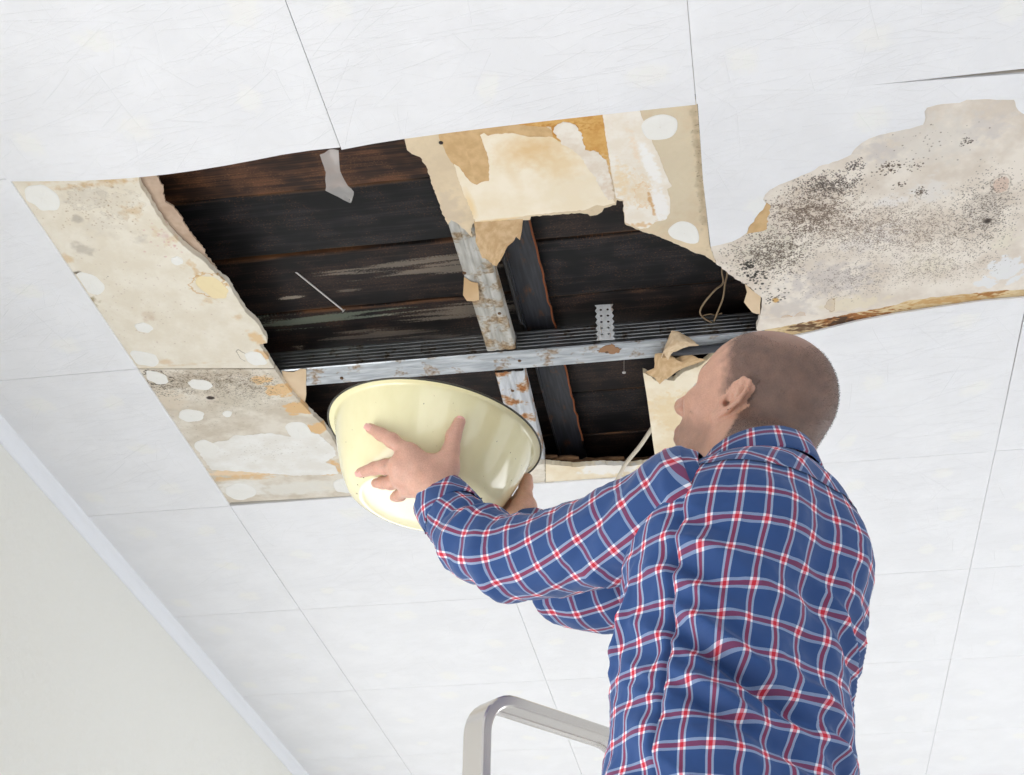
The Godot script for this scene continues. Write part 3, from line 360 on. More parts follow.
func skin(mb: MB, list: Array, cell: float, xf: Transform3D, tint: Callable) -> void:
	var lo := Vector3(1e9, 1e9, 1e9)
	var hi := -lo
	for o: Bone in list:
		if o.cut:
			continue
		if o.blob:
			lo = lo.min(o.a - o.b); hi = hi.max(o.a + o.b)
		else:
			lo = lo.min(o.a - Vector3.ONE * o.ra).min(o.b - Vector3.ONE * o.rb)
			hi = hi.max(o.a + Vector3.ONE * o.ra).max(o.b + Vector3.ONE * o.rb)
	lo -= Vector3.ONE * cell * 3.0
	hi += Vector3.ONE * cell * 3.0
	const B := 6
	var nb := Vector3i(((hi - lo) / (cell * B)).ceil())
	var nx := nb.x * B + 1
	var ny := nb.y * B + 1
	var nz := nb.z * B + 1
	var g := PackedFloat32Array()
	g.resize(nx * ny * nz)
	g.fill(9.0)
	var id := PackedInt32Array()
	id.resize(nx * ny * nz)
	id.fill(-1)
	var live := []
	var rad := cell * B * 0.87
	for bx in nb.x:
		for by in nb.y:
			for bz in nb.z:
				var c := lo + (Vector3(bx, by, bz) + Vector3.ONE * 0.5) * cell * B
				var near := []
				var best := 9.0
				for o: Bone in list:
					var e := o.dist(c)
					if e < rad * 1.3 + o.k:
						near.append(o)
					if not o.cut:
						best = minf(best, e)
				if best > rad + 0.012 or near.is_empty():
					continue
				if absf(field(c, near)) > rad * 1.35 + 0.004:
					continue
				live.append(Vector3i(bx, by, bz))
				for i in B + 1:
					for j in B + 1:
						for k in B + 1:
							var q := ((bx * B + i) * ny + by * B + j) * nz + bz * B + k
							if g[q] > 8.0:
								g[q] = field(lo + Vector3(bx * B + i, by * B + j, bz * B + k) * cell, near)
	var first := mb.v.size()
	var off := [0, nz * ny, nz, nz * ny + nz, 1, nz * ny + 1, nz + 1, nz * ny + nz + 1]
	var edges := [[0, 1], [2, 3], [4, 5], [6, 7], [0, 2], [1, 3], [4, 6], [5, 7], [0, 4], [1, 5], [2, 6], [3, 7]]
	var cells := PackedInt32Array()
	for b: Vector3i in live:
		for i in B:
			for j in B:
				for k in B:
					var q := ((b.x * B + i) * ny + b.y * B + j) * nz + b.z * B + k
					var mask := 0
					for e in 8:
						if g[q + off[e]] < 0.0:
							mask |= 1 << e
					if mask == 0 or mask == 255:
						continue
					var s := Vector3.ZERO
					var cnt := 0
					for e in edges:
						var f0 := g[q + off[e[0]]]
						var f1 := g[q + off[e[1]]]
						if (f0 < 0.0) != (f1 < 0.0):
							var t := f0 / (f0 - f1)
							var p0 := Vector3(e[0] & 1, (e[0] >> 1) & 1, e[0] >> 2)
							var p1 := Vector3(e[1] & 1, (e[1] >> 1) & 1, e[1] >> 2)
							s += p0.lerp(p1, t)
							cnt += 1
					var p := lo + (Vector3(b.x * B + i, b.y * B + j, b.z * B + k) + s / cnt) * cell
					id[q] = mb.vert(p, Vector3.ZERO, Vector2(p.x, p.y))
					cells.append(q)
	var dx := nz * ny
	for q in cells:
		for ax in 3:
			var d: int = [dx, nz, 1][ax]
			var d1: int = [nz, 1, dx][ax]
			var d2: int = [1, dx, nz][ax]
			var f0 := g[q]
			var f1 := g[q + d]
			if (f0 < 0.0) == (f1 < 0.0):
				continue
			var a := id[q]
			var b := id[q - d1]
			var c := id[q - d1 - d2]
			var e := id[q - d2]
			if a < 0 or b < 0 or c < 0 or e < 0:
				continue
			var w := Vector3.ZERO
			w[ax] = 1.0 if f0 < 0.0 else -1.0
			mb.tri(a, b, c, w)
			mb.tri(a, c, e, w)
			for t3 in [[a, b, c], [a, c, e]]:
				var nn := (mb.v[t3[1]] - mb.v[t3[0]]).cross(mb.v[t3[2]] - mb.v[t3[0]])
				if nn.dot(w) < 0.0:
					nn = -nn
				for z in t3:
					mb.n[z] += nn
	while mb.col.size() < first:
		mb.col.append(Color.WHITE)
	for k in range(first, mb.v.size()):
		mb.col.append(tint.call(mb.v[k]))
		var nn := mb.n[k]
		mb.n[k] = (xf.basis.orthonormalized() * (nn.normalized() if nn.length() > 0.0 else Vector3.UP))
		mb.v[k] = xf * mb.v[k]

# ---------------------------------------------------------------- nodes
var used := {}

func numbered(called: String) -> String:
	var k: int = used.get(called, 0)
	used[called] = k + 1
	return called if k == 0 else "%s_%03d" % [called, k]

func thing(called: String, label: String, category: String, at := Vector3.ZERO, group := "") -> Node3D:
	var o := Node3D.new()
	o.name = numbered(called)
	add_child(o)
	o.position = at
	o.set_meta("label", label)
	o.set_meta("category", category)
	if group:
		o.set_meta("group", group)
	return o

func part(called: String, mb: MB, m: Material, parent: Node) -> MeshInstance3D:
	var o := MeshInstance3D.new()
	o.name = called
	o.mesh = mb.commit()
	o.material_override = m
	parent.add_child(o, true)
	var p: Node3D = parent as Node3D
	var shift := Vector3.ZERO
	while p and p != self:
		shift += p.position
		p = p.get_parent() as Node3D
	o.position = -shift
	return o

func one(called: String, mb: MB, m: Material, label: String, category: String, group := "") -> MeshInstance3D:
	var o := MeshInstance3D.new()
	o.name = numbered(called)
	o.mesh = mb.commit()
	o.material_override = m
	add_child(o)
	o.set_meta("label", label)
	o.set_meta("category", category)
	if group:
		o.set_meta("group", group)
	return o

func setting(called: String, mb: MB, m: Material, label: String, category: String) -> Node3D:
	var o: Node3D
	if mb:
		var q := MeshInstance3D.new()
		q.mesh = mb.commit()
		q.material_override = m
		o = q
	else:
		o = Node3D.new()
	o.name = called
	add_child(o)
	o.set_meta("label", label)
	o.set_meta("category", category)
	o.set_meta("kind", "structure")
	return o

# ---------------------------------------------------------------- materials
func rgb(r: int, g: int, b: int) -> Color:
	return Color(r / 255.0, g / 255.0, b / 255.0)

func mat(c: Color, rough := 0.8, metal := 0.0) -> StandardMaterial3D:
	var m := StandardMaterial3D.new()
	m.albedo_color = c
	m.roughness = rough
	m.metallic = metal
	m.cull_mode = BaseMaterial3D.CULL_DISABLED
	return m

func tex(img: Image) -> ImageTexture:
	img.generate_mipmaps()
	return ImageTexture.create_from_image(img)

func noise(seed_: int, freq: float, oct := 4) -> FastNoiseLite:
	var f := FastNoiseLite.new()
	f.seed = seed_
	f.noise_type = FastNoiseLite.TYPE_SIMPLEX_SMOOTH
	f.frequency = freq
	f.fractal_octaves = oct
	return f

func grey(nx: int, ny: int, seed_: int, freq: float, oct := 4) -> PackedByteArray:
	var im := noise(seed_, freq, oct).get_image(nx, ny, false, false, true)
	im.convert(Image.FORMAT_L8)
	return im.get_data()

func stretched(nx: int, ny: int, seed_: int, freq: float, squeeze: int) -> PackedByteArray:
	var im := noise(seed_, freq, 4).get_image(nx / squeeze, ny, false, false, true)
	im.convert(Image.FORMAT_L8)
	im.resize(nx, ny, Image.INTERPOLATE_CUBIC)
	return im.get_data()

func bump_tex(seed_: int, n: int, freq: float, strength: float, oct := 5) -> ImageTexture:
	var im := noise(seed_, freq, oct).get_image(n, n)
	im.convert(Image.FORMAT_RGBA8)
	im.bump_map_to_normal_map(strength)
	return tex(im)

var jag := FastNoiseLite.new()
var jag2 := FastNoiseLite.new()

func mixpx(d: PackedByteArray, o: int, c: Color, a: float) -> void:
	d[o] = int(lerpf(d[o], c.r * 255.0, a))
	d[o + 1] = int(lerpf(d[o + 1], c.g * 255.0, a))
	d[o + 2] = int(lerpf(d[o + 2], c.b * 255.0, a))

# the face of an old board: paper with blotches, stains (blots) and specks of mould where the photograph has them
func board_image(n: int, rect: Rect2, ca: Color, cb: Color, freq: float, seed_: int, blots: Array, specks: Array) -> Image:
	var d := PackedByteArray()
	d.resize(n * n * 3)
	var g0 := grey(n, n, seed_, freq, 5)
	var g1 := grey(n, n, seed_ + 7, freq * 6.0, 3)
	for k in n * n:
		var t := clampf((g0[k] / 255.0 - 0.5) * 1.8 + 0.5 + (g1[k] / 255.0 - 0.5) * 0.5, 0.0, 1.0)
		var c := ca.lerp(cb, t)
		d[k * 3] = int(c.r * 255.0); d[k * 3 + 1] = int(c.g * 255.0); d[k * 3 + 2] = int(c.b * 255.0)
	for b in blots:
		# [centre, radii, turn, colour, strength, softness, raggedness, rim]
		var cpx: Vector2 = (b[0] - rect.position) / rect.size * n
		var rpx: Vector2 = b[1] / rect.size * n
		var reach := maxf(rpx.x, rpx.y) * 1.5
		for y in range(maxi(0, int(cpx.y - reach)), mini(n, int(cpx.y + reach) + 1)):
			for x in range(maxi(0, int(cpx.x - reach)), mini(n, int(cpx.x + reach) + 1)):
				var q := (Vector2(x, y) - cpx).rotated(-b[2])
				var e := Vector2(q.x / rpx.x, q.y / rpx.y).length()
				e += jag.get_noise_2d(x * 512.0 / n + seed_ * 31.0, y * 512.0 / n) * b[6]
				var a: float = clampf((1.0 - e) / b[5], 0.0, 1.0) * b[4]
				if b.size() > 7 and b[7] > 0.0:
					a = maxf(a * 0.5, b[7] * clampf(1.0 - absf(e - 0.93) / 0.09, 0.0, 1.0))
				if a > 0.0:
					mixpx(d, (y * n + x) * 3, b[3], a)
	var rng := RandomNumberGenerator.new()
	rng.seed = seed_ * 17 + 3
	for s in specks:
		# [centre, radii, count, colour, largest size in metres, strength]
		for k in s[2]:
			var a := rng.randf() * TAU
			var r := minf(sqrt(-log(1.0 - rng.randf() * 0.98)) * 0.62, 1.6)
			var w: Vector2 = s[0] + Vector2(cos(a) * s[1].x, sin(a) * s[1].y) * r
			if jag.get_noise_2d(w.x * 900.0, w.y * 900.0) < rng.randf_range(-0.6, 0.3):
				continue
			var c := (w - rect.position) / rect.size * n
			var rr: float = maxf(0.6, s[4] * rng.randf_range(0.25, 1.0) * 0.5 / rect.size.x * n)
			var st: float = s[5] * rng.randf_range(0.5, 1.0)
			for y in range(maxi(0, int(c.y - rr)), mini(n, int(c.y + rr) + 2)):
				for x in range(maxi(0, int(c.x - rr)), mini(n, int(c.x + rr) + 2)):
					var aa := clampf(rr + 0.5 - Vector2(x, y).distance_to(c), 0.0, 1.0)
					if aa > 0.0:
						mixpx(d, (y * n + x) * 3, s[3], aa * st)
	return Image.create_from_data(n, n, false, Image.FORMAT_RGB8, d)

func wood_image(seed_: int, dark: Color, light: Color, flecks: Color, fleck: float, streaks: Array) -> Image:
	var nx := 768
	var ny := 192
	var d := PackedByteArray()
	d.resize(nx * ny * 3)
	var g0 := stretched(nx, ny, seed_, 0.05, 12)
	var g1 := stretched(nx, ny, seed_ + 3, 0.16, 24)
	var g2 := grey(nx, ny, seed_ + 5, 0.012, 3)
	var g3 := grey(nx, ny, seed_ + 9, 0.22, 2)
	for k in nx * ny:
		var t := clampf((g0[k] / 255.0 - 0.5) * 1.1 + (g1[k] / 255.0 - 0.5) * 0.9 + (g2[k] / 255.0 - 0.5) * 1.2 + 0.42, 0.0, 1.0)
		var c := dark.lerp(light, t)
		if g3[k] > 184 and g2[k] > 118:
			c = c.lerp(flecks, fleck)
		d[k * 3] = int(c.r * 255.0); d[k * 3 + 1] = int(c.g * 255.0); d[k * 3 + 2] = int(c.b * 255.0)
	for y in ny:  # orange-brown highlight painted into the colour along both plank edges
		var e := mini(y, ny - 1 - y)
		if e > 7:
			continue
		for x in nx:
			var a := clampf((g0[y * nx + x] / 255.0 - 0.42) * 3.0, 0.0, 1.0) * (1.0 - e / 8.0) * 0.7
			mixpx(d, (y * nx + x) * 3, rgb(140, 92, 52), a)
	for s in streaks:
		# [centre u v, radii u v, colour, strength]
		var c0 := Vector2(s[0].x * nx, s[0].y * ny)
		var r0 := Vector2(s[1].x * nx, s[1].y * ny)
		for y in range(maxi(0, int(c0.y - r0.y * 1.5)), mini(ny, int(c0.y + r0.y * 1.5) + 1)):
			for x in range(maxi(0, int(c0.x - r0.x * 1.5)), mini(nx, int(c0.x + r0.x * 1.5) + 1)):
				var e := Vector2((x - c0.x) / r0.x, (y - c0.y) / r0.y).length() + (g0[y * nx + x] / 255.0 - 0.5) * 2.2 + (g3[y * nx + x] / 255.0 - 0.5) * 0.8
				var a: float = clampf((1.0 - e) / 0.5, 0.0, 1.0) * s[3]
				if a > 0.0:
					mixpx(d, (y * nx + x) * 3, s[2], a)
	return Image.create_from_data(nx, ny, false, Image.FORMAT_RGB8, d)

func metal_image(seed_: int, ca: Color, cb: Color, rust: Color, amount: float) -> Image:
	var nx := 512
	var ny := 128
	var d := PackedByteArray()
	d.resize(nx * ny * 3)
	var g0 := stretched(nx, ny, seed_, 0.06, 6)
	var g1 := grey(nx, ny, seed_ + 3, 0.014, 5)
	var g2 := grey(nx, ny, seed_ + 5, 0.09, 3)
	for k in nx * ny:
		var c := ca.lerp(cb, clampf((g0[k] / 255.0 - 0.5) * 1.5 + 0.5, 0.0, 1.0))
		var r := clampf((g1[k] / 255.0 - (1.0 - amount)) * 3.0 + (g2[k] / 255.0 - 0.5) * 0.9, 0.0, 1.0)
		c = c.lerp(rust.lerp(rust * 0.6, g2[k] / 255.0), r)
		d[k * 3] = int(c.r * 255.0); d[k * 3 + 1] = int(c.g * 255.0); d[k * 3 + 2] = int(c.b * 255.0)
	return Image.create_from_data(nx, ny, false, Image.FORMAT_RGB8, d)

func textured(img: Image, rough := 0.85, metal := 0.0) -> StandardMaterial3D:
	var m := mat(Color.WHITE, rough, metal)
	m.albedo_texture = tex(img)
	m.texture_repeat = true
	return m

# ---------------------------------------------------------------- the room
func seam_x(i: int) -> float:
	return SEAM0 + TILE * i

func row_z(j: int) -> float:
	return ROW0 - TILE * j

func pv(a: Array) -> PackedVector2Array:
	return PackedVector2Array(a)

# a torn outline: steps along each side and moves the points by a little noise
func torn(a: Array, step := 0.006, amp := 0.0018, from := 0, to := 9999) -> PackedVector2Array:
	var o := PackedVector2Array()
	for k in a.size():
		var p: Vector2 = a[k]
		var q: Vector2 = a[(k + 1) % a.size()]
		var m := maxi(1, int(p.distance_to(q) / step))
		if k < from or k >= to:
			m = 1
		var d := (q - p).normalized().orthogonal()
		for s in m:
			var w := p.lerp(q, float(s) / m)
			if s > 0:
				w += d * (jag.get_noise_2d(w.x * 2600.0, w.y * 2600.0) * amp * 2.0)
			o.append(w)
	return o

func _ready() -> void:
	jag.seed = 5
	jag.noise_type = FastNoiseLite.TYPE_SIMPLEX_SMOOTH
	jag.frequency = 0.05
	jag.fractal_octaves = 4
	jag2.seed = 12
	jag2.noise_type = FastNoiseLite.TYPE_SIMPLEX_SMOOTH
	jag2.frequency = 0.05
	jag2.fractal_octaves = 1
	camera_and_light()
	room()
	hole()
	old_boards()
	loose_pieces()
	basin()
	person()
	ladder()

func camera_and_light() -> void:
	var cam := Camera3D.new()
	cam.name = "camera"
	add_child(cam)
	cam.position = Vector3(0, 1.0016, 0)
	cam.rotation_order = EULER_ORDER_YXZ
	cam.rotation_degrees = Vector3(33.447, 9.919, 0.839)
	cam.fov = 29.8768
	cam.near = 0.05
	cam.far = 60.0
	cam.current = true
	var e := Environment.new()
	e.background_mode = Environment.BG_SKY
	var sk := ProceduralSkyMaterial.new()
	sk.sky_top_color = Color(0.62, 0.74, 0.92)
	sk.sky_horizon_color = Color(0.9, 0.93, 0.97)
	sk.ground_bottom_color = Color(0.35, 0.35, 0.33)
	sk.ground_horizon_color = Color(0.7, 0.7, 0.68)
	sk.sky_energy_multiplier = 1.5
	e.sky = Sky.new()
	e.sky.sky_material = sk
	e.tonemap_mode = Environment.TONE_MAPPER_LINEAR
	e.tonemap_exposure = 1.09
	e.sdfgi_enabled = true
	e.ssao_enabled = true
	e.ssil_enabled = true
	var we := WorldEnvironment.new()
	we.name = "world_environment"
	we.environment = e
	add_child(we)
	# lights added to light the ceiling evenly, set at added windows outside the picture
	for w in LIGHTS:
		var a := AreaLight3D.new()
		a.name = w[0]
		a.area_size = w[3]
		a.area_normalize_energy = true
		a.light_energy = w[4]
		a.light_color = w[5]
		a.shadow_enabled = true
		a.area_range = 25.0
		add_child(a)
		a.look_at_from_position(w[1], w[1] + w[2], Vector3.UP)

func wall_with_added_windows(axis: int, at: float, thick: float, u0: float, u1: float, ws: Array) -> MB:
	# axis 0: a wall across x whose u runs along z; axis 2: a wall across z whose u runs along x
	var mb := MB.new()
	var put := func(a0: float, a1: float, y0: float, y1: float) -> void:
		if axis == 0:
			mb.box(Vector3(minf(at, at + thick), y0, a0), Vector3(maxf(at, at + thick), y1, a1))
		else:
			mb.box(Vector3(a0, y0, minf(at, at + thick)), Vector3(a1, y1, maxf(at, at + thick)))
	var from := u0
	for w: Rect2 in ws:
		put.call(from, w.position.x, 0.0, 3.0)
		put.call(w.position.x, w.end.x, 0.0, w.position.y)
		put.call(w.position.x, w.end.x, w.end.y, 3.0)
		from = w.end.x
	put.call(from, u1, 0.0, 3.0)
	return mb

func window(called: String, axis: int, at: float, w: Rect2, white: Material, glass: Material, label: String) -> void:  # builds an unseen window, added as an opening for a light
	var o := setting(called, null, null, label, "window")
	var put := func(mb: MB, a0: float, a1: float, y0: float, y1: float, d: float, ch: float) -> void:
		if axis == 0:
			mb.box(Vector3(at - d, y0, a0), Vector3(at + d, y1, a1), ch)
		else:
			mb.box(Vector3(a0, y0, at - d), Vector3(a1, y1, at + d), ch)
	var third := w.size.x / 3.0
	for s in [[w.position.x, w.end.x, w.position.y, w.position.y + 0.05], [w.position.x, w.end.x, w.end.y - 0.05, w.end.y], [w.position.x, w.position.x + 0.05, w.position.y + 0.05, w.end.y - 0.05], [w.end.x - 0.05, w.end.x, w.position.y + 0.05, w.end.y - 0.05]]:
		var f := MB.new()
		put.call(f, s[0], s[1], s[2], s[3], 0.03, 0.004)
		part("frame", f, white, o)
	for k in 2:
		var f := MB.new()
		var x: float = w.position.x + third * (k + 1)
		put.call(f, x - 0.03, x + 0.03, w.position.y + 0.05, w.end.y - 0.05, 0.03, 0.004)
		part("mullion", f, white, o)
	for k in 3:
		var f := MB.new()
		var x0: float = w.position.x + third * k + (0.05 if k == 0 else 0.03)
		var x1: float = w.position.x + third * (k + 1) - (0.05 if k == 2 else 0.03)
		put.call(f, x0, x1, w.position.y + 0.05, w.end.y - 0.05, 0.003, 0.0)
		part("pane", f, glass, o)

var panel_mats := []

func room() -> void:
	# plastered walls
	var wall := mat(rgb(238, 237, 231), 0.9)
	wall.uv1_triplanar = true
	wall.uv1_world_triplanar = true
	wall.uv1_scale = Vector3(2.2, 2.2, 2.2)
	wall.normal_enabled = true
	wall.normal_texture = bump_tex(11, 512, 0.03, 5.0)
	wall.normal_scale = 0.35
	var white := mat(rgb(240, 241, 243), 0.4)
	var glass := mat(Color(0.9, 0.95, 1.0, 0.08), 0.02)
	glass.transparency = BaseMaterial3D.TRANSPARENCY_ALPHA
	var wl := [Rect2(-6.2, 0.8, 2.8, 1.1), Rect2(-2.05, 0.3, 2.2, 1.3)]  # openings of the windows added to bring in light, none in view
	var wr := [Rect2(-6.2, 0.8, 2.8, 1.1), Rect2(-2.6, 0.85, 2.8, 1.2)]
	var wb := [Rect2(-0.9, 0.85, 2.4, 1.2)]
	setting("wall_left", wall_with_added_windows(0, WALL_X, -0.12, FAR_Z - 0.12, BACK_Z + 0.12, wl), wall, "off-white plastered wall at the lower left of the picture", "wall")
	setting("wall_right", wall_with_added_windows(0, RIGHT_X, 0.12, FAR_Z - 0.12, BACK_Z + 0.12, wr), wall, "off-white plastered wall on the right side of the room", "wall")
	setting("wall_back", wall_with_added_windows(2, BACK_Z, 0.12, WALL_X, RIGHT_X, wb), wall, "off-white plastered wall behind the camera", "wall")
	window("window_1", 0, WALL_X - 0.06, wl[1], white, glass, "white three-pane window added for the light in the near half of the left wall")
	window("window_2", 2, BACK_Z + 0.06, wb[0], white, glass, "white three-pane window added for the light behind the camera")
	window("window_3", 0, WALL_X - 0.06, wl[0], white, glass, "white three-pane window added for the light in the far half of the left wall")
	window("window_4", 0, RIGHT_X + 0.06, wr[0], white, glass, "white three-pane window added for the light in the far half of the right wall")
	window("window_5", 0, RIGHT_X + 0.06, wr[1], white, glass, "white three-pane window added for the light in the near half of the right wall")
	var mb := MB.new()
	mb.box(Vector3(WALL_X, 0, FAR_Z - 0.12), Vector3(RIGHT_X, 3.0, FAR_Z))
	setting("wall_far", mb, wall, "off-white plastered wall at the far end of the room", "wall")
	var fl := mat(rgb(214, 212, 208), 0.6)
	mb = MB.new()
	mb.box(Vector3(WALL_X - 0.12, -0.1, FAR_Z - 0.12), Vector3(RIGHT_X + 0.12, 0, BACK_Z + 0.12))
	setting("floor", mb, fl, "pale floor of the room under the ladder", "floor")
	# the cove along the left wall
	var cove := mat(rgb(238, 240, 245), 0.45)
	mb = MB.new()
	var prof := [Vector2(0, -0.033), Vector2(0.004, -0.033), Vector2(0.006, -0.028), Vector2(0.009, -0.018), Vector2(0.015, -0.011), Vector2(0.021, -0.007), Vector2(0.024, -0.005), Vector2(0.026, 0.0)]
	var rows := []
	for z in [BACK_Z, FAR_Z]:
		var r := []
		for p in prof:
			r.append(Vector3(WALL_X + p.x, H + p.y, z))
		rows.append(r)
	mb.grid(rows, [], false, Vector3(1, -1, 0))
	setting("trim_1", mb, cove, "white cove moulding between the left wall and the ceiling", "moulding")

	# white panels: fine brushed strokes in the paint and pale spots where the glue shows
	var rng := RandomNumberGenerator.new()
	rng.seed = 42
	var normals := []
	for t in 2:
		var n := 1024
		var hgt := PackedByteArray()
		hgt.resize(n * n)
		hgt.fill(110)
		for s in 700:
			var p := Vector2(rng.randf() * n, rng.randf() * n)
			var dir := Vector2.from_angle(rng.randfn(0.12, 0.22) if rng.randf() < 0.8 else rng.randf() * TAU)
			var bend := rng.randf_range(-0.0012, 0.0012)
			var ln := int(rng.randf_range(40, 260))
			var hh := int(rng.randf_range(8, 60))
			for q in ln:
				p += dir
				dir = dir.rotated(bend)
				var o := posmod(int(p.y), n) * n + posmod(int(p.x), n)
				hgt[o] = mini(255, 110 + hh)
		for s in 500:
			var o := (rng.randi() % n) * n + rng.randi() % n
			hgt[o] = 210
		var im := Image.create_from_data(n, n, false, Image.FORMAT_L8, hgt)
		im.convert(Image.FORMAT_RGBA8)
		im.bump_map_to_normal_map(3.0)
		normals.append(tex(im))
	for t in 3:
		var spots := []
		for i in 3:
			for j in 3:
				if rng.randf() < 0.8:
					spots.append([Vector2(0.1 + 0.2 * i, 0.1 + 0.2 * j) + Vector2(rng.randf_range(-0.03, 0.03), rng.randf_range(-0.03, 0.03)), Vector2(rng.randf_range(0.025, 0.045), rng.randf_range(0.02, 0.04)), rng.randf() * 3.0, rgb(243, 242, 238), 0.7, 0.5, 0.35])
		var m := textured(board_image(256, Rect2(0, 0, 0.6, 0.6), rgb(236, 236, 238), rgb(240, 240, 242), 0.012, 60 + t, spots, []), 0.5)
		m.normal_enabled = true
		m.normal_texture = normals[t % 2]
		m.normal_scale = 1.3
		panel_mats.append(m)
	var ceil := setting("ceiling", null, null, "white panelled ceiling with a torn open hole over dark planks", "ceiling")
	var gap := 0.0004
	var shapes := {}
	for c in range(0, 8):
		for r in range(-8, 10):
			var x0 := maxf(seam_x(c), WALL_X)
			var x1 := minf(seam_x(c + 1), RIGHT_X)
			var z1 := minf(row_z(r), BACK_Z)
			var z0 := maxf(row_z(r + 1), FAR_Z)
			if x1 - x0 < 0.01 or z1 - z0 < 0.01:
				continue
			if (c == 1 or c == 2) and (r == 0 or r == 1):
				continue
			if c == 3 and (r == 0 or r == 1):
				continue
			if (c == 1 or c == 2) and r == -1:
				continue
			var key := "%.3f %.3f" % [x1 - x0, z1 - z0]
			if not shapes.has(key):
				var mb2 := MB.new()
				panel(mb2, Vector2(x1 - x0, z1 - z0), gap)
				shapes[key] = mb2.commit()
			var o := MeshInstance3D.new()
			o.name = "ceiling_panel"
			o.mesh = shapes[key]
			o.material_override = panel_mats[posmod(c * 5 + r * 3, 3)]
			ceil.add_child(o, true)
			o.position = Vector3(x0, H, z0)
	# the two panels at the near side of the hole hang down a little
	var sag1 := func(q: Vector2) -> float:
		var t := clampf((row_z(-1) - q.y) / TILE, 0.0, 1.0)
		var u := clampf((q.x - seam_x(1)) / TILE, 0.0, 1.0)
		return -t * t * (0.022 * sin(PI * minf(u * 1.15, 1.0)) + 0.006 * u)
	mb = MB.new()
	mb.slab(pv([Vector2(seam_x(1) + gap, row_z(-1) - gap), Vector2(seam_x(2) - gap * 1.6, row_z(-1) - gap), Vector2(seam_x(2) - gap * 2.4, row_z(0) - 0.004), Vector2(seam_x(1) - 0.004, row_z(0) - 0.006)]), H, 0.004, Rect2(seam_x(1), row_z(0), TILE, TILE), 0.05, sag1)
	part("ceiling_panel", mb, panel_mats[0], ceil)
	var sag2 := func(q: Vector2) -> float:
		var t := clampf((row_z(-1) - q.y) / TILE, 0.0, 1.0)
		var u := clampf((q.x - seam_x(2)) / TILE, 0.0, 1.0)
		return -t * t * (0.008 * exp(-u * 9.0) - 0.003 * sin(PI * u))
	mb = MB.new()
	mb.slab(pv([Vector2(seam_x(2) + gap * 1.6, row_z(-1) - gap), Vector2(seam_x(3) - gap, row_z(-1) - gap), Vector2(seam_x(3) - gap, row_z(0)), Vector2(seam_x(2) + gap * 2.0, row_z(0) - 0.008)]), H, 0.004, Rect2(seam_x(2), row_z(0), TILE, TILE), 0.05, sag2)
	part("ceiling_panel", mb, panel_mats[1], ceil)
	# the panel torn away from the mouldy board
	mb = MB.new()
	mb.slab(torn(WHITE_TORN, 0.008, 0.0012, 5, 38), H + 0.0005, 0.0035, Rect2(seam_x(3), row_z(1), TILE, TILE))
	part("torn_panel", mb, panel_mats[2], ceil)
	mb = MB.new()
	var near_edge: Array = WHITE_31.duplicate()
	near_edge.append(Vector2(seam_x(4) - gap, row_z(2) + gap))
	near_edge.append(Vector2(seam_x(3) + gap, row_z(2) + gap))
	mb.slab(pv(near_edge), H, 0.004, Rect2(seam_x(3), row_z(2), TILE, TILE))
	part("ceiling_panel", mb, panel_mats[1], ceil)
	# plasterboard behind the panels all around the hole, and the deck that closes the room above
	var back := mat(rgb(226, 222, 214), 0.9)
	var x_a := seam_x(1)
	var x_b := seam_x(4)
	var z_a := ROW0 + 0.02
	var z_b := row_z(2)
	for s in [[WALL_X, RIGHT_X, z_a, BACK_Z], [WALL_X, RIGHT_X, FAR_Z, z_b], [WALL_X, x_a, z_b, z_a], [x_b, RIGHT_X, z_b, z_a]]:
		mb = MB.new()
		mb.box(Vector3(s[0], H + 0.0045, s[2]), Vector3(s[1], H + 0.017, s[3]))
		part("backing_board", mb, back, ceil)
	mb = MB.new()
	mb.box(Vector3(WALL_X - 0.12, H + 0.135, FAR_Z - 0.12), Vector3(RIGHT_X + 0.12, H + 0.3, BACK_Z + 0.12))
	part("roof_deck", mb, mat(rgb(50, 42, 38), 0.9), ceil)

func panel(mb: MB, s: Vector2, gap: float) -> void:
	# a thin square panel with bevelled lower edges
	var t := 0.004
	var b := 0.0014
	var lo := [Vector3(gap + b, 0, gap + b), Vector3(s.x - gap - b, 0, gap + b), Vector3(s.x - gap - b, 0, s.y - gap - b), Vector3(gap + b, 0, s.y - gap - b)]
	var mid := [Vector3(gap, b * 0.7, gap), Vector3(s.x - gap, b * 0.7, gap), Vector3(s.x - gap, b * 0.7, s.y - gap), Vector3(gap, b * 0.7, s.y - gap)]
	var f := func(a: Array, w: Vector3) -> void:
		var ts := []
		for p in a:
			ts.append(Vector2(p.x, p.z) / TILE)
		mb.face(a, w, ts)
	f.call(lo, Vector3.DOWN)
	var ds := [Vector3(0, 0, -1), Vector3(1, 0, 0), Vector3(0, 0, 1), Vector3(-1, 0, 0)]
	for k in 4:
		var k1 := (k + 1) % 4
		f.call([lo[k], lo[k1], mid[k1], mid[k]], ds[k] + Vector3.DOWN)
		f.call([mid[k], mid[k1], mid[k1] + Vector3(0, t - b * 0.7, 0), mid[k] + Vector3(0, t - b * 0.7, 0)], ds[k])
	f.call([mid[0] + Vector3(0, t - b * 0.7, 0), mid[1] + Vector3(0, t - b * 0.7, 0), mid[2] + Vector3(0, t - b * 0.7, 0), mid[3] + Vector3(0, t - b * 0.7, 0)], Vector3.UP)

